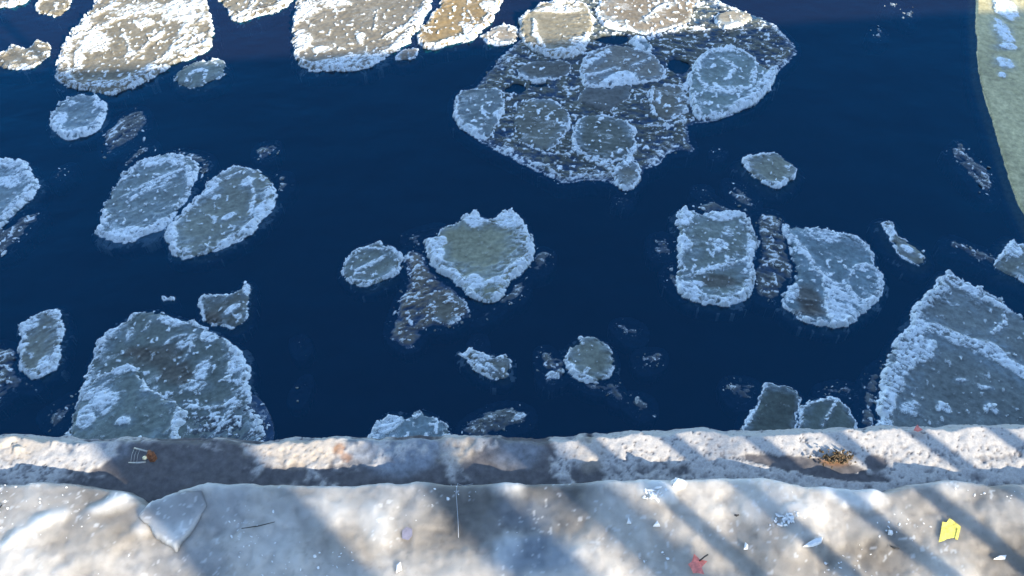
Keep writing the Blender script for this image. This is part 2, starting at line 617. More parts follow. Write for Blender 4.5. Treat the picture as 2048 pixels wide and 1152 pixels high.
floe('ragged sunlit floe at the top edge between the two biggest cream floes',
     [(425, -25), (438, 4), (455, 20), (462, 36), (487, 44), (514, 32), (546, 24), (575, 9), (590, -25), (500, -50)],
     rim=14, tint=SUN_CREAM, rime=0.72, ridges=[([(470, 30), (500, 20), (512, -5)], 9)], dirt=[(525, 15, 12, 10)], specks=0.4)
floe('big sunlit cream floe at the top with a thick pale blue lower lip',
     [(600, -20), (591, 12), (589, 38), (583, 59), (586, 91), (594, 124), (621, 140), (671, 140), (718, 138), (751, 127), (780, 109),
      (819, 83), (833, 59), (854, 27), (866, -5), (850, -45), (720, -65), (640, -50)],
     rim=20, tint=(0.165, 0.152, 0.125), rime=0.72, ridges=[([(870, -15), (852, 22), (825, 62), (780, 104)], 26), ([(755, 20), (748, 60)], 8),
                                 ([(770, 75), (810, 55), (845, 20)], 10)],
     patches=[(695, 122, 85, 15, 6), (722, 76, 9, 14), (610, 20, 26, 24), (603, 85, 18, 34), (640, 98, 22, 9), (655, 5, 40, 14, 0, .8)],
     specks=0.5)
floe('tan sunlit floe at the top with a golden brown centre and white rim',
     [(833, 76), (839, 59), (866, 27), (885, 0), (915, -22), (1000, -28), (1004, 3), (990, 30), (972, 56), (937, 80), (892, 91), (850, 96)],
     rim=14, tint=TAN, rime=0.72, ridges=[([(990, 15), (965, 45), (930, 68), (885, 84)], 12), ([(935, 20), (950, 45), (930, 60)], 7)],
     patches=[(980, 10, 18, 16), (940, 55, 26, 10, -20, .8)], specks=0.4)
floe('narrow brown sliver of ice tucked under the tan sunlit floe',
     [(789, 113), (805, 100), (822, 94), (839, 98), (830, 112), (804, 120)], rim=6, tint=(.22, .18, .14), specks=0.2)
floe('small sunlit floe with a knobbly rim left of the big ice raft',
     [(963, 71), (984, 56), (1013, 49), (1034, 52), (1037, 68), (1025, 86), (996, 91), (972, 83)], rim=10, tint=(.25, .22, .18), specks=0.6)

# --- the big raft of frozen slush with pans set in it
RAFT = [(905, 217), (916, 188), (952, 170), (974, 145), (1003, 112), (1039, 79), (1055, 40), (1082, 14), (1133, -12), (1241, -40),
        (1386, -30), (1440, 0), (1494, 22), (1537, 40), (1574, 72), (1593, 101), (1566, 134), (1545, 155), (1516, 202), (1476, 224),
        (1433, 238), (1382, 249), (1378, 267), (1386, 300), (1360, 303), (1335, 307), (1321, 325), (1292, 336), (1281, 361),
        (1256, 381), (1223, 365), (1176, 361), (1126, 365), (1090, 347), (1032, 318), (974, 289), (923, 253)]
slush('large dark raft of frozen slush holding several round pans, upper right of centre', RAFT, tint=(0.095, 0.11, 0.105), sheet=1.75,
      rim=16, rimstr=0.8, specks=0.35, crumbs=0.55,
      holes=[(1225, 80, 34, 11), (1032, 178, 22, 11), (1355, 135, 22, 15), (1075, 170, 16, 6)],
      ridges=[([(1010, 205), (1035, 175), (1050, 168)], 7), ([(1150, 290), (1140, 310), (1085, 305)], 8),
              ([(1270, 290), (1255, 330), (1225, 345)], 12), ([(1176, 318), (1215, 332), (1245, 352)], 9),
              ([(1290, 250), (1335, 250), (1380, 238)], 10), ([(1330, 170), (1370, 180), (1378, 150)], 8),
              ([(930, 255), (975, 285), (1032, 312), (1085, 335)], 12), ([(1300, 75), (1370, 55), (1420, 60)], 8),
              ([(1306, 176), (1302, 205), (1310, 230)], 8)])
RG = 'pans frozen into the big slush raft'
floe('round sunlit pan with cream centre and broad white ring at the top of the raft',
     [(1043, 36), (1082, 14), (1133, 5), (1169, 14), (1187, 43), (1183, 72), (1165, 105), (1140, 117), (1104, 119), (1078, 108), (1050, 90), (1039, 61)],
     rim=20, tint=(0.20, 0.185, 0.14), rime=0.72, zb=0.03, group=RG, dz=0.010, outline=0.16, patches=[(1155, 90, 20, 16), (1120, 25, 50, 10)],
     ridges=[([(1068, 45), (1070, 75), (1090, 105), (1125, 112)], 15)])
floe('pan with a bright blue upturned lip in the middle of the raft',
     [(1158, 145), (1169, 116), (1205, 98), (1259, 94), (1306, 112), (1328, 141), (1321, 159), (1263, 170), (1183, 177), (1162, 163)],
     rim=9, tint=(.15, .155, .15), zb=0.022, group=RG, dz=0.010, outline=0.16, patches=[(1240, 160, 34, 13, 0, 1.6), (1212, 166, 20, 7, 30, 1.5)],
     ridges=[([(1162, 140), (1178, 128), (1215, 105)], 14), ([(1170, 155), (1200, 150), (1230, 140)], 8), ([(1265, 135), (1300, 120)], 7)])
floe('smooth dark clear pan just below the blue lipped pan of the raft',
     [(1169, 177), (1215, 176), (1263, 170), (1256, 202), (1220, 224), (1176, 217), (1155, 202)],
     rim=4, tint=(.10, .115, .125), zb=0.018, group=RG, dz=0.010, outline=0.16, specks=0.0, rimstr=0.5)
floe('blue grey pan with an inner ring at the right end of the raft',
     [(1379, 152), (1386, 130), (1415, 105), (1458, 98), (1501, 112), (1527, 137), (1552, 141), (1545, 166), (1516, 202), (1472, 224),
      (1436, 235), (1392, 237), (1379, 202), (1375, 173)],
     rim=13, tint=(0.17, 0.23, 0.24), zb=0.028, group=RG, dz=0.010, outline=0.16,
     ridges=[(ell(1454, 146, 64, 44, 14, 0, .03)[2:] + [(1500, 180)], 10), ([(1540, 150), (1520, 175), (1495, 195)], 15), ([(1470, 212), (1515, 190)], 12),
             ([(1390, 215), (1400, 235)], 10), ([(1440, 120), (1470, 140), (1450, 165)], 10, .7)], patches=[(1490, 205, 22, 8, 25), (1450, 185, 40, 10, 0, .7)], specks=0.5)
floe('pan with a white left rim at the far left tip of the raft',
     [(909, 217), (918, 190), (945, 179), (999, 181), (1012, 208), (1000, 245), (975, 280), (941, 264), (914, 246)],
     rim=10, tint=(.14, .18, .20), zb=0.024, group=RG, dz=0.010, outline=0.16, patches=[(945, 262, 30, 9, -30), (997, 231, 11, 9)], specks=0.4)
floe('round pan outlined by a thin white ring in the lower left of the raft',
     [(1032, 220), (1053, 202), (1104, 202), (1137, 224), (1137, 262), (1111, 293), (1082, 303), (1043, 285), (1025, 253)],
     rim=7, tint=(.125, .14, .13), zb=0.016, group=RG, dz=0.010, outline=0.16, specks=0.5, ridges=[([(1070, 198), (1100, 200), (1125, 212)], 12)])
floe('round dark pan with a white beaded left edge, lower centre of the raft',
     [(1153, 249), (1176, 231), (1223, 233), (1263, 253), (1269, 289), (1241, 322), (1198, 325), (1155, 303), (1147, 275)],
     rim=7, tint=(.10, .12, .115), zb=0.016, group=RG, dz=0.010, outline=0.16, specks=0.42, patches=[(1240, 304, 9, 6, 45)])
floe('squarish pan between the blue lipped pan and the raft right end',
     [(1306, 177), (1357, 170), (1375, 195), (1375, 224), (1335, 246), (1306, 231), (1295, 202)],
     rim=8, tint=(.125, .13, .12), zb=0.016, group=RG, dz=0.010, outline=0.16, specks=0.5)
floe('small oval pan with a full white rim at the top right of the raft',
     [(1429, 33), (1458, 20), (1494, 25), (1505, 40), (1480, 54), (1447, 58), (1433, 47)], rim=10, tint=(.24, .22, .18), zb=0.024, group=RG, dz=0.010, outline=0.16)
floe('dim flat pan with a white lower edge below the sunlit round pan of the raft',
     [(1035, 140), (1060, 124), (1133, 123), (1147, 134), (1129, 155), (1061, 166)], rim=5, tint=(.095, .105, .105), zb=0.014, group=RG, dz=0.010, outline=0.16,
     ridges=[([(1042, 150), (1062, 163), (1100, 158)], 8)], specks=0.15, rimstr=0.6)
floe('brown sunlit pan in the top edge of the raft',
     [(1190, 22), (1230, -30), (1380, -22), (1388, 30), (1352, 60), (1290, 70), (1232, 60), (1202, 48)],
     rim=10, tint=(.20, .17, .13), zb=0.018, group=RG, dz=0.010, outline=0.16, specks=0.7, ridges=[([(1290, 40), (1315, 18), (1340, 8)], 10), ([(1240, 60), (1300, 68), (1350, 55)], 7)])
floe('little square pan at the lowest tip of the raft',
     [(1227, 343), (1257, 320), (1281, 341), (1275, 365), (1256, 381), (1232, 367)], rim=8, tint=(.14, .15, .14), zb=0.018, group=RG, dz=0.010, outline=0.16, specks=0.6)
floe('pale blue tilted block of ice lying on the raft beside open water',
     [(1256, 85), (1277, 76), (1306, 94), (1297, 106), (1272, 98)], rim=30, rimh=0.03, tint=BLUE, zb=0.035, rough=0.35, crumbs=.2, name='ice_block', cat='ice block')

# --- left side
floe('frosted floe cut off by the left edge, halfway up the view',
     [(0, 315), (24, 317), (53, 324), (62, 345), (80, 363), (71, 389), (59, 404), (30, 428), (9, 448), (-50, 458), (-110, 410), (-80, 340)],
     rim=24, tint=BLUE, ridges=[([(35, 330), (50, 350), (75, 365)], 18), ([(70, 372), (40, 400), (10, 430)], 26)], patches=[(15, 360, 24, 12), (20, 325, 30, 8)])
slush('dim slush hanging below the frosted floe at the left edge', [(-30, 455), (10, 448), (35, 430), (62, 420), (82, 425), (60, 455), (25, 490), (-5, 508), (-40, 500)], specks=0.4)
floe('left one of the two leaf shaped floes lying side by side, pale diagonal streaks',
     [(189, 466), (204, 445), (201, 425), (213, 398), (224, 377), (245, 348), (272, 327), (304, 312), (325, 307), (352, 309), (385, 315),
      (398, 335), (394, 362), (380, 385), (369, 407), (348, 433), (322, 457), (283, 475), (245, 487), (213, 478)],
     rim=20, tint=(0.16, 0.21, 0.23), ridges=[([(243, 396), (290, 370), (357, 340)], 9), ([(262, 398), (310, 370), (350, 352)], 9), ([(340, 320), (375, 335), (385, 370), (368, 400)], 16)],
     patches=[(245, 470, 48, 15, 8), (315, 460, 28, 12, 30), (305, 322, 30, 13), (310, 372, 34, 12, 25, .6)], specks=0.4)
slush('thin slush fringe on the upper right of the left leaf shaped floe', [(330, 308), (365, 300), (413, 310), (422, 330), (410, 352), (395, 362), (393, 335), (370, 318)], rim=8, rimstr=.9, specks=.4)
floe('right one of the two leaf shaped floes, smooth grey green centre',
     [(329, 469), (345, 448), (357, 428), (384, 404), (413, 369), (437, 345), (460, 334), (490, 332), (531, 345), (549, 369), (549, 413),
      (528, 433), (502, 463), (443, 498), (396, 513), (345, 509), (339, 487)],
     rim=17, tint=(0.19, 0.22, 0.205), ridges=[([(335, 470), (360, 430), (388, 402), (428, 372)], 17), ([(430, 365), (480, 345)], 8), ([(497, 355), (510, 390), (498, 430)], 9),
                                               ([(545, 410), (515, 445), (480, 475), (440, 492)], 16)],
     patches=[(530, 415, 22, 12, 30), (492, 365, 16, 10, 30), (455, 434, 16, 6, 30), (345, 480, 12, 26)], specks=0.25)
slush('small grey slush clump touching the right leaf shaped floe', [(553, 350), (575, 348), (578, 370), (562, 385), (550, 380)])
slush('small pale slush fleck above the right leaf shaped floe', [(511, 304), (520, 290), (549, 284), (552, 297), (540, 312), (522, 318)], sheet=1.1, specks=.5)
slush('streaky slush patch right of the small round ringed floe', [(204, 292), (207, 266), (232, 240), (257, 222), (283, 216), (295, 240), (275, 272), (245, 289), (215, 306)], specks=0.35, sheet=0.7)
slush('dim slush streak leading into the left leaf shaped floe', [(262, 300), (280, 284), (305, 284), (300, 305), (270, 322), (245, 330), (248, 312)], sheet=.4)
slush('tiny slush wisp right of the frosted floe at the left edge', [(108, 352), (118, 338), (138, 328), (140, 336), (122, 350), (112, 360)], sheet=.4)
floe('small irregular floe with white corners at the lower left edge',
     [(35, 651), (59, 634), (92, 619), (115, 616), (127, 649), (121, 696), (115, 728), (92, 749), (62, 757), (38, 740), (33, 702), (45, 675)],
     rim=10, tint=(.17, .185, .165), patches=[(55, 648, 24, 16, 20), (102, 722, 24, 15, 40), (108, 622, 14, 12, 0, .8)], ridges=[([(120, 690), (105, 715)], 12), ([(35, 740), (40, 710), (52, 690)], 6)])
slush('stringy slush between the left edge and the small white cornered floe', [(-30, 700), (0, 688), (20, 692), (34, 702), (36, 743), (72, 772), (40, 775), (15, 790), (-5, 808), (-40, 800)],
      specks=0.6, sheet=0.9)
floe('large domed floe with a beaded white edge, at the lower left against the quay',
     [(133, 864), (148, 837), (162, 775), (171, 737), (189, 702), (213, 666), (251, 637), (283, 622), (313, 621), (354, 634), (393, 646),
      (425, 660), (455, 681), (484, 702), (499, 737), (496, 773), (508, 814), (525, 849), (530, 880), (520, 960), (330, 970), (130, 940)],
     rim=15, tint=(0.13, 0.165, 0.165), ridges=[([(369, 811), (405, 817), (449, 811), (478, 790)], 10), ([(499, 740), (490, 780), (455, 830), (435, 860)], 14), ([(290, 660), (302, 640)], 5),
                                               ([(385, 690), (365, 725)], 8), ([(330, 690), (345, 675), (375, 668)], 9), ([(499, 767), (510, 785), (500, 800)], 5)],
     patches=[(420, 668, 18, 14), (480, 722, 20, 30, -30), (345, 640, 36, 10, -10), (405, 740, 14, 18, 0, .8), (385, 772, 30, 10, 0, .7), (375, 680, 26, 10, 40, .6), (258, 670, 12, 14, 0, .6)],
     dirt=[(305, 712, 60, 24), (350, 745, 34, 30), (275, 705, 30, 12)], specks=0.4)
floe('smooth grey green pan with a thick white border overlapping the large domed floe',
     [(140, 862), (155, 815), (170, 782), (205, 757), (262, 726), (290, 755), (312, 785), (352, 803), (377, 830), (362, 865), (350, 950), (140, 950)],
     rim=17, tint=(0.16, 0.205, 0.205), zb=0.034, patches=[(205, 800, 26, 34, 60), (175, 835, 16, 26, 20), (250, 740, 30, 10, 25), (300, 775, 14, 20, -20), (250, 845, 16, 10), (362, 840, 14, 30)],
     ridges=[([(158, 800), (172, 780), (205, 758), (262, 729), (290, 757), (312, 786), (352, 805), (375, 832), (362, 862)], 17), ([(170, 800), (205, 775), (240, 752)], 12), ([(160, 850), (190, 815), (215, 790)], 14)], specks=0.15)
slush('dark slush between the domed floe and the quay edge', [(380, 830), (440, 820), (500, 800), (530, 845), (530, 880), (500, 900), (380, 900)], specks=.5, dz=0.012)
floe('small triangular floe with a white tip above the large domed floe',
     [(405, 596), (443, 587), (476, 578), (487, 563), (499, 566), (499, 607), (493, 637), (472, 655), (437, 652), (413, 646), (403, 630)],
     rim=6, tint=(.115, .13, .125), patches=[(493, 576, 10, 14), (463, 618, 18, 7, 35), (478, 632, 6, 6)], ridges=[([(497, 600), (492, 632)], 7)], dirt=[(425, 635, 18, 12)])
slush('faint dark slush streaks left of the domed floe, by the quay', [(82, 830), (105, 812), (145, 788), (150, 800), (130, 840), (105, 855)], sheet=0.3)
floe('tiny white bone shaped ice chip above the large domed floe', [(321, 592), (329, 590), (336, 594), (343, 591), (349, 594), (346, 600), (334, 599), (325, 601)],
     rim=20, tint=GREY, rough=0.15, name='ice_chip', cat='ice chip', shelf=0.012, crumbs=.3, cell=.004)

# --- middle
floe('small oval floe with a diagonal white bar, left of the heart shaped floe',
     [(684, 536), (698, 512), (719, 492), (760, 484), (790, 500), (805, 518), (799, 542), (775, 559), (740, 573), (710, 568), (690, 553)],
     rim=13, tint=(0.16, 0.19, 0.175), ridges=[([(712, 540), (740, 528), (776, 508)], 11), ([(700, 515), (735, 495), (775, 500)], 7), ([(705, 560), (745, 566), (785, 545)], 11)])
floe('heart shaped floe with a thick white rim and smooth olive centre',
     [(849, 480), (873, 471), (890, 455), (914, 450), (924, 432), (949, 425), (982, 439), (1005, 422), (1038, 427), (1053, 453), (1064, 480), (1067, 506),
      (1053, 536), (1026, 559), (1011, 583), (979, 602), (935, 589), (911, 568), (884, 548), (861, 524), (852, 500)],
     rim=21, rimh=0.03, tint=OLIVE, zb=0.02, patches=[(950, 438, 30, 16), (1018, 440, 28, 18), (868, 490, 22, 22), (949, 565, 24, 18), (875, 515, 18, 26, -40), (900, 548, 16, 26, 45)],
     ridges=[([(1058, 515), (1035, 545), (1000, 558), (960, 566)], 16), ([(940, 588), (975, 598), (1008, 578)], 9), ([(1040, 440), (1060, 480), (1060, 515)], 15)], specks=0.12,
     dirt=[])
slush('ragged brown grey slush hanging below the heart shaped floe',
      [(805, 512), (819, 497), (843, 506), (861, 533), (895, 568), (926, 592), (943, 624), (926, 640), (896, 655), (852, 657), (830, 690), (805, 692), (778, 663), (793, 612), (813, 565), (812, 540)],
      tint=(0.15, 0.145, 0.13), sheet=1.4, specks=0.5, ridges=[([(820, 545), (845, 525), (850, 505)], 7), ([(820, 500), (808, 520), (820, 545)], 8), ([(926, 592), (938, 618)], 7)])
floe('flat dark pan with a white lower edge, below the heart shaped floe',
     [(856, 590), (890, 580), (920, 592), (937, 618), (918, 640), (896, 651), (864, 636), (852, 612)], rim=5, tint=(.125, .13, .115), zb=0.012, rimstr=.7,
     ridges=[([(897, 648), (920, 632), (945, 622)], 9), ([(862, 636), (885, 645)], 9)], specks=.15)
slush('small slush clump at the right side of the heart shaped floe', [(1068, 505), (1085, 498), (1102, 508), (1094, 533), (1072, 545), (1060, 535)])
slush('brownish slush fringe at the lower right of the heart shaped floe', [(1008, 588), (1030, 560), (1053, 552), (1046, 590), (1020, 604), (975, 635), (950, 640), (985, 606)], sheet=.8)
slush('faint slush at the upper left of the heart shaped floe', [(810, 472), (830, 460), (870, 450), (885, 455), (850, 475), (845, 500), (822, 490)], sheet=.1)
floe('small crumbly pointed floe below the heart shaped floe',
     [(921, 706), (946, 697), (979, 711), (1014, 711), (1020, 738), (1014, 756), (985, 756), (952, 741), (934, 723)],
     rim=13, tint=(.15, .16, .14), specks=0.7, ridges=[([(950, 710), (985, 735), (1005, 752)], 8)], crumbs=1.6)
slush('faint slush wisp just above the small crumbly pointed floe', [(945, 695), (950, 678), (964, 674), (966, 692)], sheet=.3)
floe('small round floe with a grey green centre in the lower middle',
     [(1132, 706), (1147, 685), (1179, 673), (1215, 691), (1230, 717), (1224, 747), (1205, 762), (1179, 764), (1146, 752), (1132, 735)],
     rim=14, tint=(.17, .195, .175), specks=0.25, patches=[(1140, 740, 14, 14)])
slush('slush clump with a white knob left of the small round lower floe', [(1079, 703), (1097, 698), (1110, 712), (1132, 708), (1134, 745), (1115, 762), (1088, 765), (1082, 735)],
      specks=.5, sheet=1.0, patches=[(1102, 752, 12, 10)])
slush('slush tail below the small round lower floe', [(1150, 756), (1205, 765), (1224, 752), (1236, 770), (1246, 795), (1232, 800), (1215, 782), (1180, 775)], sheet=.8)
slush('small dim slush clump by the quay, below the round lower floe', [(1252, 800), (1270, 788), (1300, 800), (1305, 822), (1282, 828), (1262, 815)], sheet=.4)
slush('faint slush right of the small round lower floe', [(1275, 708), (1300, 700), (1325, 705), (1318, 728), (1290, 738), (1278, 725)], sheet=.05)
slush('faint slush above the small round lower floe, near centre', [(1230, 650), (1255, 640), (1285, 655), (1283, 678), (1262, 680)], sheet=0.0)
slush('faint slush speckles right of the domed floe', [(588, 680), (605, 676), (612, 695), (598, 706)], sheet=.1)
slush('thin faint slush streak near the quay, right of the domed floe', [(585, 795), (598, 770), (612, 755), (610, 775), (595, 802)], sheet=.1)
floe('blue white jagged floe poking out behind the quay edge, bottom middle',
     [(742, 866), (758, 848), (778, 830), (790, 827), (813, 832), (837, 824), (861, 830), (890, 853), (905, 900), (820, 940), (735, 910)],
     rim=24, rimh=0.03, tint=BLUE, patches=[(780, 848, 24, 22)], specks=0.7, zb=.03)
slush('dim slush behind the quay edge right of the blue white jagged floe', [(925, 852), (970, 821), (1014, 809), (1056, 819), (1058, 844), (1014, 862), (930, 890)], sheet=0.75,
      patches=[(1040, 828, 18, 6, 25)])

# --- right side
floe('square floe with a lumpy white border, left of the oval one',
     [(1351, 443), (1354, 422), (1375, 415), (1403, 426), (1431, 419), (1479, 422), (1497, 443), (1517, 488), (1507, 523), (1510, 568), (1497, 596),
      (1465, 610), (1424, 608), (1389, 603), (1365, 589), (1354, 558), (1358, 506)],
     rim=18, rimh=0.028, tint=(.165, .205, .20), patches=[(1367, 432, 20, 20), (1450, 430, 40, 12), (1505, 500, 12, 36), (1378, 575, 28, 20, -20), (1368, 490, 14, 18), (1438, 492, 20, 14, 40, .7), (1462, 603, 24, 8),
      (1455, 465, 12, 12, 0, .7)], ridges=[([(1368, 552), (1400, 545), (1460, 528), (1500, 520)], 12)], dirt=[(1440, 560, 36, 12)], specks=0.45)
slush('slush fringe at the left side of the square floe', [(1330, 545), (1350, 530), (1362, 560), (1370, 590), (1352, 582), (1335, 562)], sheet=.8, specks=.5)
slush('dim slush clump left of the square floe', [(1302, 478), (1320, 468), (1342, 474), (1346, 506), (1312, 511)], sheet=.1)
slush('pale spiky slush above the square floe', [(1385, 415), (1410, 400), (1425, 392), (1450, 408), (1480, 415), (1470, 424), (1420, 424)], sheet=.7)
slush('slush streak leading down from the small boat shaped floe', [(1455, 360), (1486, 372), (1514, 398), (1507, 417), (1475, 408), (1460, 385)], sheet=.35, specks=.3)
slush('slush bridge between the square floe and the oval floe', [(1512, 430), (1549, 424), (1568, 450), (1580, 500), (1590, 545), (1565, 588), (1538, 603), (1508, 580), (1506, 525), (1518, 488)],
      sheet=.8, specks=.45, tint=(.15, .16, .14))
floe('oval floe split by a diagonal ridge, blue half above and brown below',
     [(1563, 450), (1583, 450), (1649, 457), (1708, 467), (1743, 495), (1753, 523), (1767, 551), (1767, 582), (1750, 610), (1729, 627), (1701, 645), (1667, 655),
      (1625, 645), (1590, 634), (1566, 610), (1566, 582), (1590, 551), (1583, 516), (1573, 474)],
     rim=13, tint=(0.15, 0.225, 0.275), ridges=[([(1566, 454), (1600, 490), (1635, 540), (1667, 575), (1690, 590)], 16), ([(1660, 575), (1658, 605), (1668, 640)], 22), ([(1600, 598), (1640, 604)], 5),
      (ell(1733, 565, 38, 36, 12, 0, .03), 8), ([(1720, 470), (1748, 510)], 14), ([(1680, 595), (1720, 610), (1750, 605)], 12)],
     patches=[(1582, 580, 16, 18), (1700, 598, 14, 7), (1685, 625, 30, 20, 0, .8), (1640, 470, 50, 12, -8, .6)], dirt=[(1618, 595, 30, 26), (1625, 620, 30, 16)], specks=0.5)
floe('small boat shaped floe with a white rim in open water, right of the raft',
     [(1486, 318), (1521, 304), (1562, 311), (1594, 335), (1583, 360), (1552, 374), (1521, 360), (1493, 339)], rim=17, tint=(.19, .215, .19), shelf=0.06)
floe('narrow slanting floe between the oval floe and the right edge',
     [(1764, 444), (1788, 444), (1800, 468), (1836, 488), (1856, 516), (1840, 530), (1812, 516), (1788, 492)], rim=7, tint=(.15, .165, .145), zb=.006, shelf=0.06,
     patches=[(1785, 458, 10, 14, -45), (1818, 498, 16, 8, -30)], rimstr=.7)
slush('dim speckled slush streak left of the small floe at the right edge', [(1892, 480), (1910, 474), (1945, 490), (1995, 508), (2003, 530), (1983, 532), (1939, 512), (1896, 498)], sheet=.25, specks=.3)
floe('small pale floe at the right edge, halfway up', [(2000, 508), (2023, 476), (2043, 484), (2095, 490), (2095, 570), (2043, 558), (1996, 538)], rim=10, tint=(.17, .2, .19), zb=.01, patches=[(2026, 495, 14, 16)], shelf=.06)
floe('largest floe at the lower right, wedge shaped, crossed by a thick white ridge',
     [(1756, 843), (1752, 795), (1768, 743), (1788, 688), (1816, 648), (1828, 616), (1856, 588), (1876, 560), (1892, 542), (1927, 560), (1979, 588), (2023, 616),
      (2055, 640), (2150, 690), (2180, 920), (1960, 950), (1750, 930)],
     rim=26, tint=(0.15, 0.185, 0.20), ridges=[([(1816, 656), (1872, 656), (1919, 680), (1979, 700), (2019, 727), (2060, 752)], 30), ([(1790, 770), (1830, 715), (1864, 688)], 20),
      ([(1765, 840), (1775, 790), (1800, 730), (1830, 680)], 42), ([(1890, 552), (1950, 585), (2020, 620)], 24), ([(2005, 620), (2010, 645), (1985, 665)], 9), ([(1825, 725), (1850, 720), (1864, 710)], 10)],
     patches=[(2030, 735, 36, 14, -30), (1835, 650, 22, 18), (1855, 690, 26, 12, 20), (1890, 815, 7, 12, 45), (1876, 817, 4, 6), (1985, 815, 7, 12, 45), (1972, 817, 4, 6), (1970, 775, 16, 4), (1920, 760, 12, 5), (1822, 815, 20, 14, 0, .7)],
     specks=0.2)
slush('dark slush fringe along the left side of the wedge shaped floe', [(1720, 845), (1722, 785), (1735, 750), (1758, 728), (1772, 735), (1755, 795), (1758, 870), (1722, 890)], sheet=.7, specks=.4, rim=10, rimstr=.6)
floe('thin clear pan with a white outline by the quay, left of the cracked one',
     [(1488, 870), (1491, 834), (1510, 808), (1527, 772), (1556, 767), (1597, 782), (1600, 815), (1592, 850), (1590, 910), (1490, 915)],
     rim=6, tint=(.075, .10, .10), zb=0.01, specks=.12, ridges=[([(1495, 850), (1510, 812)], 9), ([(1520, 772), (1560, 772), (1597, 786)], 8), ([(1598, 790), (1600, 815), (1592, 848)], 7)], rimstr=1.0, outline=.3)
floe('thin clear pan crossed by a fine pale crack, by the quay at lower right',
     [(1594, 850), (1605, 811), (1638, 792), (1677, 791), (1700, 821), (1715, 850), (1712, 905), (1597, 905)],
     rim=6, tint=(.10, .135, .135), zb=0.012, specks=.02, ridges=[([(1676, 796), (1645, 850)], 4), ([(1598, 845), (1606, 815), (1636, 797), (1676, 793)], 9), ([(1678, 794), (1700, 821), (1714, 848)], 6)], rimstr=1.0, outline=.3)
slush('pale slush tuft left of the thin clear pans', [(1452, 765), (1480, 758), (1512, 768), (1505, 800), (1480, 808), (1460, 792)], sheet=.35)
slush('dark slush specks above the cracked clear pan', [(1640, 776), (1680, 766), (1715, 775), (1700, 790), (1660, 786)], sheet=.2)
slush('wispy slush near the big olive floe at the right edge', [(1898, 299), (1924, 282), (1950, 317), (1985, 345), (1993, 391), (1967, 386), (1937, 352), (1911, 321)], sheet=.3, specks=.35)
floe('big smooth olive green floe along the upper right edge with a strip of white rime',
     [(1949, -5), (1948, 43), (1951, 87), (1954, 143), (1967, 195), (1985, 252), (2002, 312), (2024, 382), (2048, 434), (2110, 540), (2220, 480), (2260, 150), (2200, -80), (2060, -110), (1955, -60)],
     rim=4, rimstr=0.0, tint=(0.46, 0.42, 0.25), zb=0.012, rough=0.25, shelf=0.05, specks=0.0, crumbs=.5,
     patches=[(2012, 12, 22, 26), (2005, 62, 17, 26), (2012, 92, 20, 8), (2008, 125, 17, 12, -20), (2005, 148, 8, 6)])
for lab, cx, cy, rx, ry in (('small pale slush fleck at the top edge, left of the olive floe', 1788, 7, 18, 8), ('tiny slush fleck below the one at the top edge', 1822, 26, 13, 12),
                            ('tiny lone slush fleck in open water right of the raft', 1758, 66, 12, 12), ('tiny faint slush fleck right of the raft tip', 1437, 304, 10, 9),
                            ('tiny faint slush fleck below the tip of the raft', 1248, 398, 14, 7), ('tiny slush fleck above the square floe', 1405, 380, 14, 7)):
    slush(lab, ell(cx, cy, rx, ry, 8), sheet=0.35, specks=.5)

# ------------------------------------------------------------------ the quay: concrete edge, ice crust, pavement
def make_ledge_material():
    m, N, L, P = new_mat('frosty_concrete')
    geo = N.new('ShaderNodeNewGeometry')
    at = N.new('ShaderNodeAttribute')
    at.attribute_name = 'frost'
    ti = N.new('ShaderNodeAttribute')
    ti.attribute_name = 'tint'
    n1 = noise_node(N, L, 70, 6, 0.65, geo.outputs['Position'])
    n2 = noise_node(N, L, 260, 4, 0.7, geo.outputs['Position'])
    v = ramp(N, L, n1.outputs['Fac'], [(0.3, (0.6, 0.6, 0.6)), (0.7, (1.35, 1.35, 1.35))])
    con = mixcol(N, L, 1.0, ti.outputs['Color'], v.outputs['Color'], 'MULTIPLY')
    fr = ramp(N, L, n2.outputs['Fac'], [(0.3, (0.33, 0.305, 0.275)), (0.7, (0.50, 0.47, 0.43))])
    col = mixcol(N, L, at.outputs['Fac'], con, fr.outputs['Color'])
    L.new(col, P.inputs['Base Color'])
    P.inputs['Roughness'].default_value = 0.75
    b = N.new('ShaderNodeBump')
    b.inputs['Strength'].default_value = 0.3
    b.inputs['Distance'].default_value = 0.002
    L.new(n1.outputs['Fac'], b.inputs['Height'])
    L.new(b.outputs['Normal'], P.inputs['Normal'])
    return m


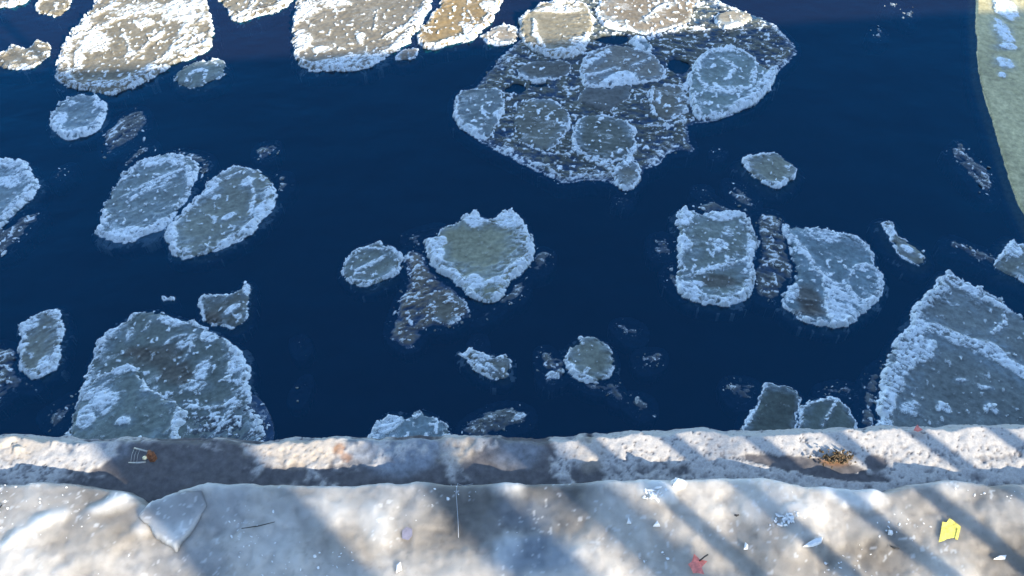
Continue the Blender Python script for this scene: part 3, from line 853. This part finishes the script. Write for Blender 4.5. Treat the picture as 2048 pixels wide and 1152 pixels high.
def make_crust_material():
    m, N, L, P = new_mat('dirty_ice_crust')
    geo = N.new('ShaderNodeNewGeometry')
    at = N.new('ShaderNodeAttribute')
    at.attribute_name = 'frost'
    ti = N.new('ShaderNodeAttribute')
    ti.attribute_name = 'tint'
    n1 = noise_node(N, L, 45, 5, 0.6, geo.outputs['Position'])
    n2 = noise_node(N, L, 420, 3, 0.6, geo.outputs['Position'])
    v = ramp(N, L, n1.outputs['Fac'], [(0.3, (0.88, 0.88, 0.88)), (0.7, (1.1, 1.1, 1.1))])
    con = mixcol(N, L, 1.0, ti.outputs['Color'], v.outputs['Color'], 'MULTIPLY')
    col = mixcol(N, L, at.outputs['Fac'], con, (0.52, 0.52, 0.505))
    L.new(col, P.inputs['Base Color'])
    P.inputs['Roughness'].default_value = 0.38
    P.inputs['IOR'].default_value = 1.31
    P.inputs['Subsurface Weight'].default_value = 1.0
    P.inputs['Subsurface Radius'].default_value = (1.0, 1.1, 1.2)
    P.inputs['Subsurface Scale'].default_value = 0.05
    b = N.new('ShaderNodeBump')
    b.inputs['Strength'].default_value = 0.25
    b.inputs['Distance'].default_value = 0.002
    L.new(n2.outputs['Fac'], b.inputs['Height'])
    L.new(b.outputs['Normal'], P.inputs['Normal'])
    return m


LEDGE = make_ledge_material()
CRUST = make_crust_material()


def line_y(pts, xs, z):
    w = spots(pts, z)
    return np.interp(xs, w[:, 0], w[:, 1])


CRUST_UP = 0.030                              # the ice crust stands this much above the concrete
EDGE = [(-400, 868), (0, 862), (100, 866), (133, 872), (260, 866), (420, 868), (520, 876), (560, 868), (640, 866), (760, 866), (900, 862), (1080, 866), (1140, 862),
        (1260, 856), (1420, 849), (1500, 852), (1640, 851), (1800, 846), (2048, 842), (2450, 838)]
LIP = [(-400, 950), (0, 954), (130, 950), (200, 956), (255, 966), (290, 992), (310, 998), (335, 978), (365, 962), (420, 952), (560, 952), (700, 954), (850, 947), (920, 950), (1000, 947), (1150, 950),
       (1300, 944), (1440, 941), (1540, 943), (1600, 955), (1680, 962), (1760, 966), (1810, 955), (1890, 942), (1960, 950), (2048, 950), (2450, 948)]


def quay_z(px, py):
    return spot(px, py, QUAY_Z)


def masks(X, Y, seed, items, z):
    """sum of soft irregular marks (px, py, rx, ry, rot) as a 0..1 field"""
    g1 = fbm(X, Y, 22, seed, 3)
    g2 = fbm(X, Y, 90, seed + 4, 2)
    out = np.zeros_like(X)
    k = unit(1024, 950, z)
    for it in items:
        px, py, rx, ry = it[:4]
        rot = math.radians(it[4]) if len(it) > 4 else 0
        st = it[5] if len(it) > 5 else 1.0
        soft = it[6] if len(it) > 6 else 0.5
        c = spot(px, py, z)
        ux = (X - c[0]) / k
        uy = (Y - c[1]) / k * 0.92
        a = (ux * math.cos(rot) + uy * math.sin(rot)) / rx
        b = (-ux * math.sin(rot) + uy * math.cos(rot)) / ry
        r = np.sqrt(a * a + b * b) + 0.7 * (g1 - 0.5) + 0.3 * (g2 - 0.5)
        out = np.maximum(out, st * (1 - sm(1 - soft, 1 + soft * 0.4, r)))
    return out


# the concrete edge of the quay
xs = np.arange(-1.45, 1.45, 0.0028)
X, Y = np.meshgrid(xs, np.arange(-0.20, 0.017, 0.0028))
ye = line_y(EDGE, X, QUAY_Z) + 0.012 * (fbm(X, X * 0 + 3, 30, 5, 4) - 0.5)
Y = Y + ye                                                  # the rows follow the worn edge
g1 = fbm(X, Y, 28, 71, 4)
g2 = fbm(X, Y, 110, 72, 3)
g3 = fbm(X, Y, 9, 73, 2)
k0 = unit(1024, 910, QUAY_Z)
front = ye - Y                                              # distance back from the edge
PXw = lambda px: spot(px, 900, QUAY_Z)[0]
cover = np.interp(xs, [PXw(v) for v in (-400, 0, 110, 140, 250, 290, 480, 520, 680, 700, 880, 900, 950, 1000, 1095, 1120, 1180, 1210, 1530, 1560, 1730, 1760, 2048, 2450)],
                  [.8, .8, .95, .6, .52, .32, .34, .62, .62, .36, .36, .55, .42, .30, .36, .85, .5, .8, .82, .78, .78, .8, .82, .82])[None, :] + 0 * Y  # snow amount along the edge, thinned in shaded stretches to darken them
cover = cover - 0.22 * sm(0.045, 0.075, front) + 0.15 * (g3 - 0.5)
bare = masks(X, Y, 90, [(1625, 932, 105, 20, -8, 1, .3), (1755, 925, 24, 16, 0, 1, .4), (1680, 950, 110, 10, -6, 1, .4), (300, 940, 70, 32, 0, .8), (240, 925, 50, 14, 25, .7), (430, 925, 90, 22, 0, .8), (985, 920, 55, 22, 0, .5)], QUAY_Z)
cover = cover - 0.75 * bare
snow = sm(0.34, 0.62, cover + 0.6 * (g1 - 0.5) + 0.45 * (g2 - 0.5))
pit = sm(0.60, 0.68, fbm(X, Y, 210, 77, 2)) * sm(0.03, 0.07, front) * sm(0.55, 0.75, cover + 0.2 * bare)
snow = snow * (1 - 0.85 * pit)
pit2 = sm(0.74, 0.80, fbm(X, Y, 200, 78, 2))
snow = snow * (1 - 0.7 * pit2)
tint = np.empty(X.shape + (3,))
tint[:] = (0.085, 0.078, 0.078)
sun_warm = masks(X, Y, 95, [(600, 895, 95, 40, 0, 1), (910, 895, 50, 36, 0, 1), (60, 885, 70, 34, 0, 1), (1180, 900, 40, 40, 0, .6)], QUAY_Z)[..., None]  # mostly sunlit patches, painted into the concrete colour as warm cream
tint = tint * (1 - sun_warm) + np.array((0.34, 0.28, 0.21)) * sun_warm
frozen = masks(X, Y, 97, [(795, 900, 105, 46, 0, 1), (180, 895, 75, 34, 0, .8), (1030, 905, 60, 40, 0, .6)], QUAY_Z)[..., None]  # blue-grey ice, with the shade of these stretches put into its colour
tint = tint * (1 - frozen) + np.array((0.19, 0.205, 0.225)) * frozen
rust = masks(X, Y, 99, [(678, 898, 16, 16, 0, .9), (690, 915, 16, 12, 0, .7), (1672, 918, 34, 16, 0, .9), (1835, 866, 18, 12, 0, .5)], QUAY_Z)[..., None]
tint = tint * (1 - rust) + np.array((0.24, 0.12, 0.055)) * rust
lump = sm(0.5, 0.62, fbm(X, Y, 34, 101, 3)) * masks(X, Y, 102, [(45, 885, 65, 24, 0, 1)], QUAY_Z)
Z = QUAY_Z - 0.002 + 0.0025 * snow * (0.8 + 0.4 * g2) + 0.0025 * (g1 - 0.5) + 0.0022 * (g2 - 0.5) + 0.006 * lump
Z = Z - 0.045 * (1 - sm(-0.014, 0.016, front + 0.012 * (g1 - 0.5)))
tint = tint * (1 - lump[..., None] * .5) + np.array((.42, .35, .22)) * lump[..., None] * .5
fr_l = snow * (0.9 - 0.5 * rust[..., 0] - 0.45 * sun_warm[..., 0])
cells = np.ones((X.shape[0] - 1, X.shape[1] - 1), bool)
quay_wall = tag(link('quay_wall', grid_mesh('quay_wall', X, Y, Z, cells, {'frost': fr_l, 'tint': tint}, 0.0), LEDGE),
                'frosty concrete quay edge running along the water, patched with snow', 'quay wall')
stone = plain('wall_stone', (0.16, 0.15, 0.14), 0.85, 0, 6, 0.3)
ymin = float(line_y(EDGE, np.array([0.0]), QUAY_Z)[0]) - 0.03
o = link('wall_face', box_mesh('wall_face', -30, 30, 0.30, ymin, -1.5, QUAY_Z - 0.06), stone, quay_wall)
link('coping', box_mesh('coping', -30, -1.447, 0.60, ymin + 0.03, QUAY_Z - 0.058, QUAY_Z), stone, quay_wall)
bend = math.radians(5.5)
for nm, z0, z1, setback in (('coping', QUAY_Z - 0.058, QUAY_Z, 0.0), ('wall_face', -1.5, QUAY_Z - 0.06, 0.03)):
    o = link(nm, box_mesh(nm, 0, 30, -0.25, -setback, z0, z1), stone, quay_wall)
    o.location = (1.449, ymin + 0.045, 0)
    o.rotation_euler = (0, 0, bend)

# crust of old ice on the promenade
ys = np.arange(0.40, 0.76, 0.0032)
xs = np.arange(-1.45, 1.45, 0.0032)
X, Y = np.meshgrid(xs, ys)
yl = line_y(LIP, X, QUAY_Z + CRUST_UP) + 0.006 * (fbm(X, Y * 0, 40, 15, 3) - 0.5)
back = yl - Y
g1 = fbm(X, Y, 12, 171, 4)
g2 = fbm(X, Y, 60, 172, 3)
g3 = fbm(X, Y, 4.5, 173, 3)
gw = np.abs(fbm(X + 0.05 * g1, Y + 0.05 * g2, 9, 174, 3) - 0.5) * 2
vein = masks(X, Y, 180, [(255, 1015, 70, 18, 25, .75, .9), (120, 1055, 46, 18, 25, .65, .9), (60, 1090, 50, 12, 30, .4, .9), (300, 1060, 18, 30, 10, .5, .9), (1020, 985, 34, 26, 0, .6, .7), (1310, 1000, 36, 26, -20, .8, .5),
                         (1350, 985, 14, 12, 0, .9, .5), (1690, 1000, 62, 34, -8, .7, .5), (1575, 1040, 26, 14, 0, .3, .4), (650, 1010, 70, 60, 0, .35, .8), (1010, 1120, 30, 50, -30, .5, .8), (1890, 975, 70, 40, 0, .35, .8), (760, 1060, 30, 50, 20, .35, .9), (560, 1070, 50, 70, -10, .3, .9)], QUAY_Z)
sparks = sm(0.73, 0.78, fbm(X, Y, 150, 181, 2)) * sm(0.5, 0.6, fbm(X, Y, 14, 182, 2))
frost = np.clip(vein * (0.6 + 0.6 * g2) + 0.6 * sparks + 0.18 * sm(0.5, 0.75, g1), 0, 1)
brown = masks(X, Y, 184, [(220, 1085, 130, 40, 0, .6, .8), (1500, 1120, 260, 60, 0, .55, .9), (1950, 1110, 160, 60, 0, .5, .9), (1660, 1130, 160, 50, 0, .5, .9), (740, 1100, 120, 40, 0, .4, .9), (1300, 1060, 140, 40, 0, .3, .9)], QUAY_Z)[..., None]
bluei = masks(X, Y, 186, [(1080, 1125, 100, 46, 0, .9, .6), (1060, 1040, 90, 40, 0, .6, .9), (800, 1010, 60, 50, 0, .5, .9), (460, 1030, 60, 70, 0, .5, .9), (380, 1130, 110, 40, 0, .5, .9)], QUAY_Z)[..., None]
tint = np.empty(X.shape + (3,))
tint[:] = (0.30, 0.275, 0.24)
tint *= (0.45 + 1.1 * sm(.25, .75, g3))[..., None] * (0.85 + 0.3 * g1)[..., None]
tint = tint * (1 - brown) + np.array((0.19, 0.16, 0.12)) * brown
tint = tint * (1 - bluei) + np.array((0.17, 0.195, 0.22)) * bluei
specks = sm(0.76, 0.80, fbm(X, Y, 130, 190, 2))[..., None]
tint = tint * (1 - 0.12 * specks)
Z = QUAY_Z + CRUST_UP + 0.022 * (g1 - 0.5) + 0.005 * (g2 - 0.5) + 0.022 * (g3 - 0.5) + 0.010 * vein + 0.005 * (1 - gw)
Z = Z - (CRUST_UP + 0.016) * (1 - sm(-0.004, 0.020, back))
cells = back[:-1, :-1] > -0.004
crust = tag(link('ground', grid_mesh('ground', X, Y, Z, cells, {'frost': frost, 'tint': tint}, QUAY_Z - 0.05), CRUST), kind='structure')
pav = plain('snowy_pavement', (0.45, 0.44, 0.43), 0.8, 0, 5, 0.25)
tag(link('pavement', box_mesh('pavement', -30, 30, -25, 0.402, QUAY_Z - 0.3, QUAY_Z - 0.001), pav), kind='structure')


def ground_at(px, py):
    """a point on the ice crust or the concrete edge, at its real height"""
    p = spot(px, py, QUAY_Z + CRUST_UP)
    iy = int(round((p[1] - ys[0]) / 0.0032))
    ix = int(round((p[0] - xs[0]) / 0.0032))
    if 0 <= iy < len(ys) and 0 <= ix < len(xs) and back[iy, ix] > 0.0:
        return Vector((p[0], p[1], float(Z[iy, ix])))
    p = spot(px, py, QUAY_Z)
    return Vector((p[0], p[1], QUAY_Z + 0.004))


# ------------------------------------------------------------------ little things on the ice
def extrude_outline(name, pts, thick, mat, origin, bend=0.0, parent=None):
    """a thin plate with thickness from an outline in metres around origin, bent along x"""
    n = len(pts)
    V = []
    for z in (0.0, thick):
        for x, y in pts:
            V.append((origin[0] + x, origin[1] + y, origin[2] + z + bend * (x * x + 0.6 * y * x)))
    F = [list(range(n - 1, -1, -1)), list(range(n, 2 * n))] + [[i, (i + 1) % n, n + (i + 1) % n, n + i] for i in range(n)]
    me = bpy.data.meshes.new(name)
    me.from_pydata(V, [], F)
    me.update()
    return link(name, me, mat, parent)


def tube(name, path, r, mat, parent=None, sides=7):
    path = [Vector(p) for p in path]
    V, F = [], []
    for i, p in enumerate(path):
        t = (path[min(i + 1, len(path) - 1)] - path[max(i - 1, 0)]).normalized()
        a = t.cross(Vector((0.13, 0.21, 1))).normalized()
        b = t.cross(a)
        rr = r[i] if isinstance(r, (list, tuple)) else r
        for k in range(sides):
            q = math.tau * k / sides
            V.append(p + (a * math.cos(q) + b * math.sin(q)) * rr)
    for i in range(len(path) - 1):
        for k in range(sides):
            F.append([i * sides + k, i * sides + (k + 1) % sides, (i + 1) * sides + (k + 1) % sides, (i + 1) * sides + k])
    F.append(list(range(sides))[::-1])
    F.append([(len(path) - 1) * sides + k for k in range(sides)])
    me = bpy.data.meshes.new(name)
    me.from_pydata([tuple(v) for v in V], [], F)
    me.update()
    me.polygons.foreach_set('use_smooth', [True] * len(me.polygons))
    return link(name, me, mat, parent)


U = unit(1024, 1050, QUAY_Z)
yellow = plain('yellow_paper', (0.66, 0.55, 0.10), 0.5, 0, 130, 0.4, 0.9)
red = plain('red_leaf', (0.58, 0.16, 0.12), 0.5, 0, 160, 0.35)
violet = plain('violet_patch', (0.185, 0.175, 0.215), 0.6, 0, 120, 0.15)
black = plain('dark_twig', (0.02, 0.018, 0.016), 0.7, 0, 200, 0.3)
steel = plain('dull_wire', (0.36, 0.34, 0.30), 0.4, 0.7, 200, 0.3)
rusty = plain('rusty_iron', (0.20, 0.075, 0.03), 0.8, 0.2, 260, 0.5)
brass = plain('pale_brass', (0.80, 0.66, 0.40), 0.3, 0.6, 200, 0.2)
moss_m = plain('brown_moss', (0.085, 0.055, 0.025), 0.95, 0, 240, 0.55)
white_ice = plain('white_ice_chip', (0.62, 0.62, 0.61), 0.45, 0, 200, 0.1)
clear_ice = plain('grey_clear_ice', (0.36, 0.36, 0.35), 0.25, 0, 60, 0.25)
thread_m = plain('pale_thread', (0.36, 0.37, 0.38), 0.5, 0, 200, 0.1)

g = ground_at(1895, 1072)
w = tag(extrude_outline('paper_scrap', [(-24 * U, -18 * U), (-6 * U, -31 * U), (8 * U, -22 * U), (27 * U, 16 * U), (20 * U, 24 * U), (10 * U, 33 * U), (2 * U, 24 * U), (-5 * U, 26 * U), (-14 * U, 4 * U)], 0.0007, yellow, (g[0], g[1], g[2] + 0.0015), 0.6),
        'crumpled yellow scrap frozen onto the ice crust at lower right', 'scrap')
extrude_outline('folded_edge', [(4 * U, -20 * U), (8 * U, -22 * U), (24 * U, 10 * U), (20 * U, 13 * U)], 0.0016, yellow, (g[0], g[1], g[2] + 0.0018), 0.6, w)
g = ground_at(1390, 1140)
st = []
for i, r in enumerate((24, 12, 16, 11, 15, 12, 19, 9, 22, 15)):
    a = math.radians(95 + 36 * i)
    st.append((r * U * math.cos(a), r * U * math.sin(a)))
lf = tag(extrude_outline('fallen_leaf', st, 0.001, red, (g[0], g[1], g[2] + 0.006), 8.0), 'small curled red leaf on the ice at the bottom edge', 'leaf')
tube('stalk', [(g[0] + 6 * U, g[1] + 10 * U, g[2] + 0.008), (g[0] + 16 * U, g[1] + 16 * U, g[2] + 0.014), (g[0] + 22 * U, g[1] + 20 * U, g[2] + 0.012)], 0.0012, black, lf)
g = ground_at(1830, 864)
tag(extrude_outline('leaf_scrap', [(-9 * U, -4 * U), (0, -7 * U), (10 * U, -3 * U), (4 * U, 3 * U), (2 * U, 9 * U), (-4 * U, 3 * U)], 0.001, red, (g[0], g[1], g[2] + 0.008), 4.0),
    'tiny dark red scrap on the sunlit snow of the quay edge', 'scrap')
g = ground_at(815, 1070)  # thin flat violet plate just above the crust
tag(extrude_outline('scrap', [(-9 * U, -10 * U), (3 * U, -13 * U), (10 * U, -4 * U), (9 * U, 9 * U), (-2 * U, 13 * U), (-10 * U, 5 * U)], 0.0008, violet, (g[0], g[1], g[2] + 0.001)),
    'faint flat violet patch on the grey ice crust', 'scrap')
for lab, pts, r in (('short black twig lying on the ice left of the yellow scrap', [(1779, 1094), (1788, 1098), (1797, 1099)], [.0008, .0018, .0007]),
                    ('black crumb of a twig on the ice above the red leaf', [(1467, 1033), (1471, 1035), (1476, 1034)], [.0012, .002, .001]),
                    ('thin dark stalk lying across the ice at left', [(486, 1062), (520, 1056), (552, 1049)], [.0006, .001, .0005]),
                    ('tiny dark twig on the ice at the left edge', [(1, 1022), (5, 1017), (8, 1013)], [.001, .0014, .0008])):
    tag(tube('twig', [ground_at(*p) + Vector((0, 0, .003)) for p in pts], r, black), lab, 'twig', 'dark twigs on the ice')
th = tag(tube('thread', [ground_at(*p) + Vector((0, 0, .003)) for p in ((945, 955), (925, 957), (915, 966), (912, 985), (914, 1010), (916, 1040), (917, 1075))], 0.00045, thread_m),
         'thin pale thread frozen straight down the ice crust', 'thread')

# the bent wire clip with its rusty bolt
e = link('wire_clip', None, None)
g = ground_at(292, 922)
g.z = QUAY_Z + 0.006
e.location = g
tag(e, 'small bent wire clip with a rusty bolt on the quay edge at left', 'clip')
tube('prong', [(-20 * U, 17 * U, .014), (-5 * U, 13 * U, .014), (12 * U, 9 * U, .012)], 0.0016, steel, e)
tube('prong', [(-26 * U, -13 * U, .010), (-8 * U, -13 * U, .010), (8 * U, -11 * U, .010)], 0.0016, steel, e)
for i in range(3):
    tube('wire', [((-20 + 6 * i) * U, (16 - i) * U, .013), ((-21.5 + 6 * i) * U, 2 * U, .014), ((-22 + 6 * i) * U, -13 * U, .010)], 0.0004, steel, e)
nut = []
for i in range(6):
    nut.append((9 * U * math.cos(math.tau * i / 6), 9 * U * math.sin(math.tau * i / 6)))
b = extrude_outline('bolt', nut, 0.014, rusty, (16 * U, 2 * U, 0), 0, e)
tube('shank', [(16 * U, 2 * U, .012), (17 * U, 3 * U, .024)], 0.0036, rusty, b)
sp_v = ICO_V * 0.0042 + np.array([7 * U, -6 * U, .016])
link('bead', raw_mesh('bead', sp_v, ICO_F, smooth=True), brass, e)

# moss clump on the bare concrete
g = ground_at(1672, 920)
n = 190
Pn = np.stack([g[0] + RNG.normal(0, 15, n) * U, g[1] + RNG.normal(0, 7, n) * U, QUAY_Z + 0.004 + RNG.uniform(0, 0.008, n)], -1)
me = crumb_mesh('moss_clump', Pn, RNG.uniform(.0010, .0026, n), np.zeros(n), np.array((0.15, .1, .05)), 0.8)
tag(link('moss_clump', me, moss_m), 'brown crumbly clump on the dark bare patch of the quay edge', 'moss')

# slab and chips of clear and white ice on the crust
g = ground_at(345, 1045)


def ice_lump(name, pts, h, mat, px, py, label, cat='ice chip', group=None, tiltx=0.0):
    """faceted lump: outline at the foot, smaller outline on top"""
    c = ground_at(px, py)
    n = len(pts)
    V = [(c.x + x * U, c.y - y * U, c.z - 0.006) for x, y in pts]
    V += [(c.x + x * U * .86 + random.uniform(-1.0, 1.0) * U, c.y - y * U * .86, c.z + h * random.uniform(.7, 1.1) + tiltx * x * U) for x, y in pts]
    V += [(c.x + x * U * .45, c.y - y * U * .45, c.z + h * random.uniform(1.0, 1.35) + tiltx * x * U) for x, y in pts]
    V.append((c.x, c.y, c.z + h * 1.25))
    F = []
    for r in range(2):
        F += [[r * n + i, r * n + (i + 1) % n, (r + 1) * n + (i + 1) % n, (r + 1) * n + i][::-1] for i in range(n)]
    F += [[2 * n + (i + 1) % n, 2 * n + i, 3 * n] for i in range(n)]
    me = bpy.data.meshes.new(name)
    me.from_pydata(V, [], F)
    me.update()
    return tag(link(name, me, mat), label, cat, group)


CH = 'loose ice chips on the crust'
SLAB = spots([(277, 1036), (300, 1004), (348, 986), (408, 982), (420, 1010), (392, 1056), (353, 1104), (318, 1080)], QUAY_Z + CRUST_UP)
i0, i1 = np.searchsorted(xs, [SLAB[:, 0].min() - .01, SLAB[:, 0].max() + .01])
j0, j1 = np.searchsorted(ys, [SLAB[:, 1].min() - .01, SLAB[:, 1].max() + .01])
Xa, Ya, Za = X[j0:j1, i0:i1], Y[j0:j1, i0:i1], Z[j0:j1, i0:i1]
da = seg_dist(Xa, Ya, SLAB, True) * np.where(inside(Xa, Ya, SLAB), 1, -1) + 0.007 * (fbm(Xa, Ya, 60, 301, 3) - 0.5)
flat = float(np.median(Za)) + 0.007 - 0.03 * (Xa - Xa.mean()) - 0.09 * (Ya - Ya.mean())
top = np.maximum(flat + 0.003 * (fbm(Xa, Ya, 30, 302, 3) - .5), Za + 0.002)
zz = Za - 0.004 + (top - Za + 0.004) * sm(-0.002, 0.005, da)
lowedge = sm(0.0, 0.02, da) * (1 - sm(0.012, 0.04, da)) * sm(0.0, 0.03, Ya.mean() + 0.01 - Ya)
fs = np.clip(lowedge * (0.3 + fbm(Xa, Ya, 90, 303, 2)) + 0.7 * sm(.70, .76, fbm(Xa, Ya, 150, 304, 2)), 0, 1)
ts = np.ones(Xa.shape + (3,)) * np.array((0.285, 0.28, 0.27)) * (0.8 + 0.4 * fbm(Xa, Ya, 14, 305, 3))[..., None]
cs = da[:-1, :-1] > -0.002
tag(link('ice_slab', grid_mesh('ice_slab', Xa, Ya, zz, cs, {'frost': fs, 'tint': ts}, QUAY_Z), CRUST),
    'broad clear grey ice slab with a sharp lower corner, frozen into the crust', 'ice slab')


def crumb_heap(px, py, rx, ry, n, label):
    pts = [ground_at(px + RNG.normal(0, rx * .5), py + RNG.normal(0, ry * .5)) for _ in range(n)]
    me = crumb_mesh('ice_heap', np.array([list(p) for p in pts]), RNG.uniform(.0012, .0036, n), np.ones(n), np.array(GREY), 0.6)
    return tag(link('ice_heap', me, white_ice), label, 'ice heap')


crumb_heap(1573, 1042, 24, 13, 46, 'rough patch of white ice crumbs on the crust above the long sliver')
crumb_heap(1305, 996, 22, 12, 34, 'heap of white ice crumbs below the quay edge, right of the middle')
ice_lump('ice_chip', [(-24, 10), (-10, 1), (8, -8), (24, -11), (18, 0), (0, 9)], 0.004, white_ice, 1622, 1090, 'long white sliver of ice at lower right', group=CH)
ice_lump('ice_chip', [(-5, 5), (0, -8), (5, 5)], 0.005, white_ice, 1256, 1048, 'small white triangular ice chip, left one of the pair near the middle', group=CH)
ice_lump('ice_chip', [(-8, 5), (1, -6), (7, 4)], 0.005, white_ice, 1312, 1053, 'small white triangular ice chip, right one of the pair near the middle', group=CH)
ice_lump('ice_chip', [(-5, 4), (-2, -5), (5, -4), (4, 5)], 0.006, white_ice, 1777, 1068, 'glinting white ice bead left of the yellow scrap', group=CH)
ice_lump('ice_chip', [(-5, 7), (0, -8), (5, -2), (3, 7)], 0.005, white_ice, 1490, 1096, 'white ice chip up and right of the red leaf', group=CH)
ice_lump('ice_chip', [(-14, 4), (-3, -3), (14, -4), (9, 4)], 0.004, white_ice, 2000, 1115, 'flat white ice chip near the lower right corner', group=CH)
ice_lump('ice_chip', [(-7, 8), (-2, -9), (5, -7), (7, 6)], 0.006, white_ice, 1350, 972, 'bright upright ice chip near the edge of the crust', group=CH)
ice_lump('ice_chip', [(-4, 10), (-5, -6), (4, -12), (8, 4)], 0.004, white_ice, 798, 1140, 'white ice chip at the bottom edge, left of the middle', group=CH)
n = 900
px = RNG.uniform(-20, 2070, n)
py = RNG.uniform(965, 1160, n)
keepers = [(a, b) for a, b in zip(px, py) if vnoise(np.array([a / 130.]), np.array([b / 70.]), 5)[0] > 0.62]
Pn = np.array([list(ground_at(a, b)) for a, b in keepers])
me = crumb_mesh('ice_grains', Pn, RNG.gamma(1.6, .00045, len(Pn)) + .0005, np.ones(len(Pn)), np.array(GREY), 0.7)
gr = link('ice_grains', me, white_ice, crust)
gr['kind'] = 'stuff'

# ------------------------------------------------------------------ behind the viewer: railing, and unseen bare trees added to throw shade
iron = plain('railing_iron', (0.03, 0.03, 0.032), 0.5, 0.3, 60, 0.3)
RAIL_Y = -0.10


def rail_x(px):
    """where a bar must stand on the railing line for its shadow to cross the quay edge there"""
    p = spot(px, 880, QUAY_Z)
    return p[0] + (p[1] - RAIL_Y) * math.tan(math.pi - SUN_AZ)


x0 = rail_x(1175)
step = rail_x(1345) - x0
x1 = x0 + 7 * step
rail = link('railing', None, None)
rail.location = (0, RAIL_Y, QUAY_Z)
tag(rail, 'dark iron railing along the promenade behind the viewer', 'railing')
base_bar = box_mesh('baluster', -0.014, 0.014, -0.006, 0.006, 0.06, 1.0)
base_bar.materials.append(iron)
for i in range(7):
    b = bpy.data.objects.new('baluster', base_bar)
    C.objects.link(b)
    b.parent = rail
    b.location = (x0 + i * step, 0, 0)
for z in (0.06, 1.02):
    link('rail_bar', box_mesh('rail_bar', x0 - 0.1, x1, -0.022, 0.022, z - 0.02, z + 0.02), iron, rail)
for x in (x0 - 0.12, x1 + 0.02):
    link('post', box_mesh('post', x - .018, x + .018, -.018, .018, -0.02, 1.1), iron, rail)

bark = plain('bark', (0.09, 0.075, 0.06), 0.9, 0, 30, 0.4)


def tree(x, y, r, seed, label, h=7.0):
    rnd = random.Random(seed)
    root = link('shade_tree', None, None)  # unseen tree, added so its trunk shades the quay edge
    root.location = (x, y, QUAY_Z)
    tag(root, label, 'tree', 'unseen bare trees added for shade')
    tube('trunk', [(0, 0, -0.2), (0.02, 0.01, 0.6), (0.0, 0.04, 1.8), (0.06, 0, 3.2), (0.02, 0.05, h * .7), (0.0, 0.0, h)], [r * 1.25, r, r * .9, r * .8, r * .5, r * .1], bark, root, 12)
    V_ = []
    for i in range(26):
        z0 = rnd.uniform(1.6, h * .9)
        a = rnd.uniform(0, math.tau)
        L = rnd.uniform(0.9, 2.4) * (1.15 - z0 / h * .7)
        p = Vector((0, 0, z0))
        path = [p.copy()]
        dv = Vector((math.cos(a), math.sin(a), rnd.uniform(.25, .9))).normalized()
        for k in range(5):
            p = p + dv * L / 5
            dv = (dv + Vector((rnd.uniform(-.3, .3), rnd.uniform(-.3, .3), rnd.uniform(-.1, .3)))).normalized()
            path.append(p.copy())
        rb = r * rnd.uniform(.14, .3)
        br = tube('branch', path, [rb, rb * .85, rb * .65, rb * .5, rb * .35, rb * .1], bark, root, 6)
        for k in range(3):
            q = path[rnd.randint(2, 5)]
            dv = Vector((rnd.uniform(-1, 1), rnd.uniform(-1, 1), rnd.uniform(0, 1))).normalized()
            tube('twig', [q, q + dv * .3, q + dv * .6 + Vector((0, 0, .08))], [rb * .35, rb * .25, rb * .08], bark, br, 5)
    return root


# their shadows run up and to the left across the quay edge
def behind(px, dist):
    """ground point that lies dist metres towards the sun from the quay edge at px"""
    p = spot(px, 905, QUAY_Z)
    return p[0] + dist * math.sin(SUN_AZ), p[1] + dist * math.cos(SUN_AZ)


x, y = behind(310, 2.6)
tree(x, y, 0.105, 3, 'nearest and thickest bare tree, added unseen behind the viewer for shade')
x, y = behind(785, 3.4)
tree(x, y, 0.056, 8, 'slim bare tree added behind the viewer for shade, left of the two slim ones')
x, y = behind(1020, 4.4)
tree(x, y, 0.046, 12, 'slimmest bare tree added behind the viewer for shade, farthest from the water')
